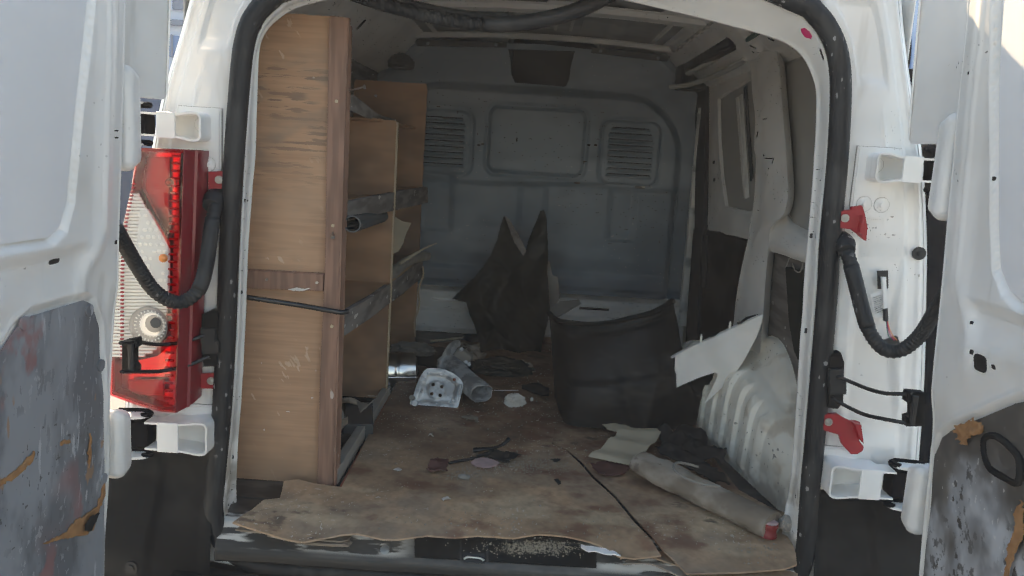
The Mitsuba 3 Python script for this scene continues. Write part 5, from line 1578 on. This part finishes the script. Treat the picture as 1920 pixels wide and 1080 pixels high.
# ------------------------------------------------------------------ metal pieces
def metal():
    pl = thing('mounting_plate', 'galvanised steel plate with four holes in the middle, standing on edge', 'plate')
    out = [(797, 694), (806, 690), (830, 692), (850, 700), (864, 712), (868, 722), (864, 742), (858, 764), (850, 768), (800, 764), (772, 764), (769, 754), (776, 738), (781, 722), (788, 706)]
    o = np.array([at_y(a, b, 2.66 + (760 - b) * .0007) for a, b in out])
    fr = frame_of(o)
    hs = []
    for a, b in ((812, 721), (828, 725), (809, 738), (825, 741)):
        c = at_y(a, b, 2.66 + (760 - b) * .0007)
        t = np.arange(14) * 2 * np.pi / 14
        hs.append(c + .0062 * (np.cos(t)[:, None] * fr[1] + np.sin(t)[:, None] * fr[2]))
    c0, e1, e2, n = fr
    flat = np.stack([(o - c0) @ e1, (o - c0) @ e2], 1)
    poly = Polygon(spline(flat, 5, closed=True)).buffer(0)
    pd = Polygon(flat)
    hp = [Polygon(np.stack([(h - c0) @ e1, (h - c0) @ e2], 1)) for h in hs]
    body = poly
    for h in hp:
        body = body.difference(h)
    v, f = fill(body, .0045)
    d = -poly_d(poly, v[:, 0], v[:, 1])
    cc = np.mean([[(h - c0).mean(0) @ e1, (h - c0).mean(0) @ e2] for h in hs], 0)
    r = np.hypot(v[:, 0] - cc[0], v[:, 1] - cc[1])
    dz = .007 * sstep(.014, .030, d) - .004 * sstep(.034, .028, r)
    w = c0 + v[:, :1] * e1 + v[:, 1:] * e2 + dz[:, None] * n
    add('plate_face', solid(w, f, n * .003), 'm_galv', pl)
    for i, (a, b) in enumerate(((803, 700), (796, 711), (790, 733), (828, 702), (852, 712), (842, 754), (850, 751), (820, 757))):
        p = at_y(a, b, 2.66 + (760 - b) * .0007)
        add('rivet', tube(V(p, p - n * .004), [.0055, .0045], 12, step=.002), 'm_rust' if i == 4 else 'm_galv', pl)
    p = at_y(779, 757, 2.655)
    add('stud', tube(V(p, p - n * .02), .010, 14), 'm_galv', pl)
    p2 = at_y(773, 746, 2.66)
    add('stud', tube(V(p2 + n * .01, p2 - n * .012), .009, 14), 'm_dull_grey', pl)
    fl = np.array([at_y(866, 722, 2.67), at_y(868, 716, 2.73), at_y(862, 764, 2.71), at_y(856, 768, 2.66)])
    add('side_flange', plate(fl, .003), 'm_galv', pl)

    cb = thing('crash_box', 'square steel crash tube with a rounded end flange, lying behind the plate', 'crash box')
    a, b = at_y(838, 680, 2.92), at_y(903, 738, 2.66)
    ax = (b - a) / np.linalg.norm(b - a)
    up = V(0, 0, 1) - ax * ax[2]
    up /= np.linalg.norm(up)
    sd = np.cross(ax, up)
    L = np.linalg.norm(b - a)
    R = np.stack([sd, up, ax], 1)
    s_, t_ = .040, .030
    sec = []
    for (x, y) in ((-1, -.55), (-.55, -1), (.55, -1), (1, -.55), (1, .55), (.55, 1), (-.55, 1), (-1, .55)):
        sec.append((x * s_, y * t_))
    sec = resample(np.array(sec + sec[:1]), n=49)[:-1]
    rows = []
    for t in np.linspace(0, 1, 20):
        q = sec * (1 + .04 * math.sin(t * 9))
        rows.append(a + q[:, :1] * sd + q[:, 1:] * up + ax * L * t)
    for t in np.linspace(1, 0, 20):
        q = sec * (1 + .04 * math.sin(t * 9)) * .93
        rows.append(a + q[:, :1] * sd + q[:, 1:] * up + ax * L * t)
    P = np.array(rows + [rows[0]])
    P = np.concatenate([P, P[:, :1]], 1)
    add('tube', grid(P), 'm_galv', cb)
    fo = [(824, 688), (832, 664), (840, 650), (850, 640), (860, 637), (864, 642), (862, 652), (850, 664), (838, 676), (828, 690)]
    o = np.array([at_y(p_, q_, 2.94 + (p_ - 845) * .004 - (q_ - 660) * .0005) for p_, q_ in fo])
    add('end_flange', plate(spline(o, 5, closed=True), .005, chamfer=.001), 'm_galv', cb)
    for p_, q_ in ((864, 656), (872, 680), (878, 684)):
        p = at_y(p_, q_, 2.93)
        add('bolt', tube(V(p, p + V(.004, -.012, .006)), .007, 10), 'm_galv', cb)
    add('bracket', rbox(at_y(868, 668, 2.96), (.07, .05, .05), .012, rot([0, 1, 0], 30)), 'm_dull_grey', cb)

    st = thing('steel_canister', 'shiny dented steel canister poking out from behind the shelving', 'canister')
    c = at_y(742, 696, 2.98)
    pr = [(-.20, .0), (-.20, .066), (-.19, .073), (.055, .073), (.062, .066), (.062, .0)]
    ax = V(.97, .24, 0)
    p = np.array([c + ax * q[0] for q in pr])
    pts = resample(np.array([c + ax * t for t in (-.20, .085)]), n=60)
    tt = np.linspace(-.2, .085, 60)
    rr = .072 * np.minimum(1, np.maximum(.02, np.sqrt(np.clip((.0851 - tt) / .014, 0, 1)))) * (1 - .03 * np.exp(-((tt - .0) / .006) ** 2))
    m = tube(pts, rr, 48, step=.005)
    mv = np.array(m.vertices)
    mv += (nz(mv, 18, 3) * .008)[:, None] * V(0, -1, 0)
    m.vertices = mv
    add('shell', m, 'm_steel', st, smooth=50)
    e0 = c + ax * .0 + V(0, -.075, .0)
    add('seam', rbox(c + V(.0, -.071, -.004), (.19, .012, .007), .003, rot([0, 0, 1], 14)), 'm_steel', st)
    add('spout', tube(V(c + V(-.012, -.06, -.045), c + V(-.012, -.085, -.052)), .009, 12), 'm_bolt', st)


metal()


# ------------------------------------------------------------------ litter
def scrap(name, px, z, m, label, cat, t=.0015, h=.008, wave=.02, freq=25, seed=0, jit=.002, curl=0.0):
    q = jag(zs(px, z), h * 1.3, jit, seed)
    q[:, 2] = z
    v, f = fill(Polygon(q[:, :2]), h)
    d = poly_d(Polygon(q[:, :2]), v[:, 0], v[:, 1])
    w = np.c_[v, z + np.abs(nz(np.c_[v, v[:, :1] * 0 + seed], freq, seed)) * 2 * wave + curl * sstep(-.02, 0, d)]
    return single(name, solid(w, f, V(0, 0, -t)), m, label, cat)


def litter():
    F0 = .020
    # far end
    single('grey_rag', crumple(at_z(772, 656, .045), (.11, .06, .035), 31, .35, 4), 'm_dull_grey', 'dusty grey rag on the floor behind the steel canister', 'rag')
    scrap('dark_board', [(735, 668), (800, 650), (905, 655), (900, 690), (830, 690), (745, 676)], .03, 'm_cloth_black', 'dark board lying flat under the grey rag', 'board', .006, .02, .01, 8)
    loop = spline(np.array([at_z(a, b, .03) for a, b in ((808, 640), (840, 636), (880, 632), (905, 634), (900, 645), (870, 650), (868, 642), (890, 652), (925, 648), (950, 640), (1000, 636))]), 8)
    single('yellow_wire', tube(loop, .0045, 8), 'm_card', 'looped yellowish wire on the floor in front of the white riser', 'wire')
    single('black_plug', crumple(at_z(888, 634, .05), (.05, .03, .022), 33, .3, 3), 'm_black', 'small black lump lying on the yellowish wire', 'plug')
    scrap('plastic_scrap', [(872, 662), (890, 656), (912, 668), (906, 682), (884, 686)], .04, 'm_canvas', 'pale torn plastic scrap behind the crash tube', 'scrap', .001, .01, .06, 14, 2)
    single('white_rag', crumple(at_z(977, 690, .03), (.055, .04, .03), 35, .45, 4), 'm_canvas', 'crumpled off-white rag at the foot of the torn liner', 'rag')
    scrap('orange_leaf', [(938, 698), (950, 694), (955, 700), (944, 704)], .022, 'm_orange', 'dull orange scrap on the dark floor left of the off-white rag', 'scrap', .001, .006, .012, 30, 3)
    scrap('black_scrap', [(978, 722), (1010, 718), (1030, 730), (1028, 744), (1000, 738), (980, 732)], .022, 'm_cloth_black', 'flat black scrap right of the white paper ball', 'scrap', .002, .01, .015, 18, 4)
    single('thin_rod', tube(np.array([at_z(926, 732, .024), at_z(972, 732, .024)]), .0018, 6), 'm_bolt', 'thin bright rod just behind the white paper ball', 'rod')
    single('paper_ball', crumple(at_z(965, 752, .028), (.042, .034, .028), 41, .5, 5), 'm_paper', 'crumpled white paper ball in the middle of the load floor', 'paper')
    single('white_pellet', crumple(at_z(997, 749, .024), (.006, .006, .009), 42, .2, 2), 'm_paper', 'tiny white pellet right of the paper ball', 'pellet')
    scrap('clear_film', [(866, 781), (886, 778), (897, 782), (898, 796), (884, 786), (868, 783)], .018, 'm_canvas', 'thin torn piece of pale film in front of the crash tube', 'film', .0008, .007, .008, 30, 5)
    scrap('tissue_scrap', [(802, 820), (806, 816), (810, 814), (813, 819), (806, 822)], .02, 'm_paper', 'tiny white tissue scrap in front of the mounting plate', 'scrap', .001, .004, .02, 60, 6, .001)
    scrap('paper_chip', [(828, 936), (836, 931), (846, 934), (842, 940), (830, 939)], .018, 'm_paper', 'small crumpled white chip near the front edge of the floor sheet', 'chip', .001, .004, .012, 60, 7, .001)
    scrap('white_flake', [(737, 880), (746, 877), (755, 880), (750, 883), (741, 882)], .016, 'm_paper', 'flat white flake beside the rusty edging of the shelving', 'flake', .0008, .004, .004, 60, 8, .001)
    # straps, tag, cap
    st = spline(np.array([at_z(a, b, z) for a, b, z in ((888, 844, .025), (905, 842, .03), (925, 840, .03), (942, 834, .034), (955, 822, .05))]), 8)
    single('black_strap', tube(st, [.010, .0075, .006, .0055, .008], 12, flat=.7), 'm_black', 'short black rubber strap with a knob end on the floor', 'strap')
    st = spline(np.array([at_z(a, b, .022) for a, b in ((842, 868), (862, 864), (884, 860), (905, 852), (925, 845))]), 8)
    single('cord', tube(st, .0045, 8), 'm_black', 'thin black cord running to the dark red tag', 'cord')
    scrap('red_tag', [(800, 884), (808, 866), (818, 858), (842, 862), (836, 886), (815, 886)], .022, 'm_maroon', 'dark red plastic tag at the end of the thin cord', 'tag', .003, .008, .022, 16, 9)
    scrap('black_patch', [(903, 852), (930, 843), (960, 848), (978, 852), (960, 862), (952, 870), (930, 862), (912, 858)], .020, 'm_cloth_black', 'ragged black patch beside the pink disc', 'patch', .002, .008, .012, 26, 10, .003)
    scrap('black_flake', [(1032, 864), (1042, 860), (1052, 864), (1044, 868)], .018, 'm_cloth_black', 'black flake at the right end of the strewn grit', 'flake', .0015, .006, .006, 40, 11)
    scrap('pink_disc', [(882, 868), (890, 861), (905, 858), (925, 862), (936, 868), (928, 874), (908, 877), (892, 874)], .019, 'm_pink', 'pinkish oval disc among the grit', 'disc', .003, .006, .006, 60, 12, .0006)
    single('brown_clump', crumple(at_z(870, 894, .02), (.018, .012, .008), 51, .5, 3), 'm_dull_grey', 'small brown clump in front of the pink disc', 'clump')
    scrap('dark_splinter', [(1038, 900), (1046, 899), (1052, 907), (1048, 909)], .017, 'm_cloth_black', 'dark splinter on the bare middle of the floor sheet', 'splinter', .001, .004, .006, 40, 13, .0005)
    scrap('maroon_rag', [(1110, 876), (1122, 868), (1145, 866), (1175, 872), (1190, 880), (1170, 888), (1140, 892), (1122, 886)], .016, 'm_maroon', 'flat maroon rag left of the grey canvas roll', 'rag', .003, .008, .014, 24, 14, .003)
    # grit
    r = np.random.default_rng(5)
    g = []
    tet = trimesh.creation.icosphere(subdivisions=0, radius=1)
    def strew(n, cx, cy, sx, sy, z, lo, hi):
        for _ in range(n):
            a, b = r.normal(cx, sx), r.normal(cy, sy)
            if 700 < a < 1480 and b < 1060:
                p = at_z(a, b, z)
                t = tet.copy()
                t.vertices = t.vertices * r.uniform(lo, hi) * r.uniform(.6, 1.3, 3) + p
                g.append(t)
    strew(600, 985, 872, 55, 8, .017, .0007, .0018)
    strew(200, 870, 888, 22, 7, .016, .0007, .0018)
    strew(160, 960, 985, 170, 18, .016, .0010, .0022)
    strew(60, 1420, 1030, 30, 15, .008, .0010, .0022)
    strew(160, 900, 800, 110, 40, .018, .0009, .0024)
    k = add('floor_grit', g, 'm_grit', smooth=False)
    labels[k] = {'label': 'pale grit strewn over the brown floor sheets', 'category': 'grit', 'kind': 'stuff'}
    g2 = []
    for _ in range(900):
        a, b = r.normal(1000, 42), r.normal(1029, 7)
        h_ = hit(SILL_MESH, a, b)
        if h_ is None:
            continue
        t = tet.copy()
        t.vertices = t.vertices * r.uniform(.0008, .0020) * r.uniform(.6, 1.3, 3) + h_[0] + V(0, -.006, .0065)
        g2.append(t)
    k = add('sill_grit', g2, 'm_grit', smooth=False)
    labels[k] = {'label': 'heap of pale grit spilt on the black sill cover', 'category': 'grit', 'kind': 'stuff'}

    # right: paper sheets, canvas roll, black cloth
    scrap('paper_sheet', [(1128, 798), (1150, 797), (1190, 806), (1258, 804), (1262, 812), (1200, 818), (1140, 808)], .035, 'm_card', 'pale card sheet under the black bumper cover', 'paper', .0015, .012, .02, 9, 21, .002)
    q = np.array([at_z(1103, 856, .022), at_z(1140, 826, .045), at_z(1160, 808, .05), at_z(1240, 812, .045), at_z(1215, 842, .04), at_z(1190, 874, .025)])
    v = np.array(q)
    A = spline(v[:3], 8)
    B = spline(v[[5, 4, 3]], 8)
    P = np.array([[a * (1 - t) + b * t + V(0, 0, .012 * math.sin(i * .9) * .5) for t in np.linspace(0, 1, 14)] for i, (a, b) in enumerate(zip(A, B))])
    single('folded_paper', slab(P, .0015), 'm_card', 'folded cream paper sheet left of the canvas roll', 'paper')
    a, b = at_z(1200, 866, .05), at_z(1440, 982, .035)
    rl = thing('canvas_roll', 'grey canvas tool roll with red ends lying beside the wheel arch', 'roll')
    pth = np.array([a * (1 - t) + b * t for t in np.linspace(0, 1, 12)])
    m = tube(pth, [.045, .052, .050, .048, .046, .042], 28, step=.006, flat=.62)
    mv = np.array(m.vertices)
    mv += (nz(mv, 14, 6) * .020)[:, None] * V(0, 0, 1) + (nz(mv * V(1, 1, .3), 40, 2) * .004)[:, None] * V(0, 0, 1)
    mv[:, 2] = np.maximum(mv[:, 2], .012)
    m.vertices = mv
    add('canvas', m, 'm_canvas', rl, smooth=50)
    dirv = (b - a) / np.linalg.norm(b - a)
    add('band', tube(np.array([b - dirv * .035, b + dirv * .012]), .0425, 28, flat=.80, step=.006), 'm_canvas', rl)
    c = b + dirv * .012 + V(-.010, -.004, 0)
    c[2] = .010
    re_ = add('red_end', tube(V(c, c + V(0, 0, .012), c + V(0, 0, .014), c + V(0, 0, .017), c + V(.001, 0, .019), c + V(.002, -.001, .036)), [.0215, .0215, .019, .019, .0215, .0205], 22, step=.002), 'm_red_dull', rl, label='dull red capped end of a tool in the roll')
    add('cap_top', tube(V(c + V(.002, -.001, .036), c + V(.002, -.001, .039)), [.0195, .015], 20, step=.002), 'm_pink', re_)
    c = b + dirv * .010 + V(.036, .006, .004)
    add('end_fold', crumple(c, (.018, .02, .022), 66, .4, 3), 'm_dull_grey', rl)
    hoop = spline(np.array([at_z(p_, q_, z_) for p_, q_, z_ in ((1350, 912, .10), (1318, 908, .105), (1284, 896, .105), (1264, 880, .105), (1268, 868, .10), (1290, 870, .09), (1310, 876, .085))]), 8)
    single('wire_hoop', tube(hoop, .0035, 8), 'm_dull_grey', 'bent grey wire hoop lying on the canvas roll', 'wire')
    bc = [(1234, 820), (1260, 812), (1300, 818), (1330, 838), (1356, 868), (1360, 884), (1330, 876), (1300, 876), (1268, 860), (1244, 846)]
    scrap('black_cloth', bc, .02, 'm_cloth_black', 'ragged black cloth heaped between the canvas roll and the wheel arch', 'cloth', .004, .010, .085, 13, 22, .004)
    scrap('black_wrap', [(1230, 842), (1250, 826), (1300, 850), (1350, 888), (1372, 908), (1340, 905), (1290, 880), (1250, 862)], .05, 'm_cloth_black', 'black plastic wrap along the back of the canvas roll', 'wrap', .003, .010, .03, 18, 23, .003)


litter()


# added scattering medium that imitates the veil of lens glare
scene['glare_medium'] = {'type': 'homogeneous', 'albedo': {'type': 'rgb', 'value': [.95, .95, .94]}, 'sigma_t': .008}
T_ = mi.ScalarTransform4f()
scene['glare_veil'] = {'type': 'cube', 'to_world': T_.translate([0, 0, 4.6]).scale([62, 62, 6.2]), 'bsdf': {'type': 'null'}, 'interior': {'type': 'ref', 'id': 'glare_medium'}}
scene['camera']['medium'] = {'type': 'ref', 'id': 'glare_medium'}
labels['glare_veil'] = {'label': 'thin added scattering medium imitating the veil of lens glare', 'category': 'glare_veil', 'kind': 'stuff'}
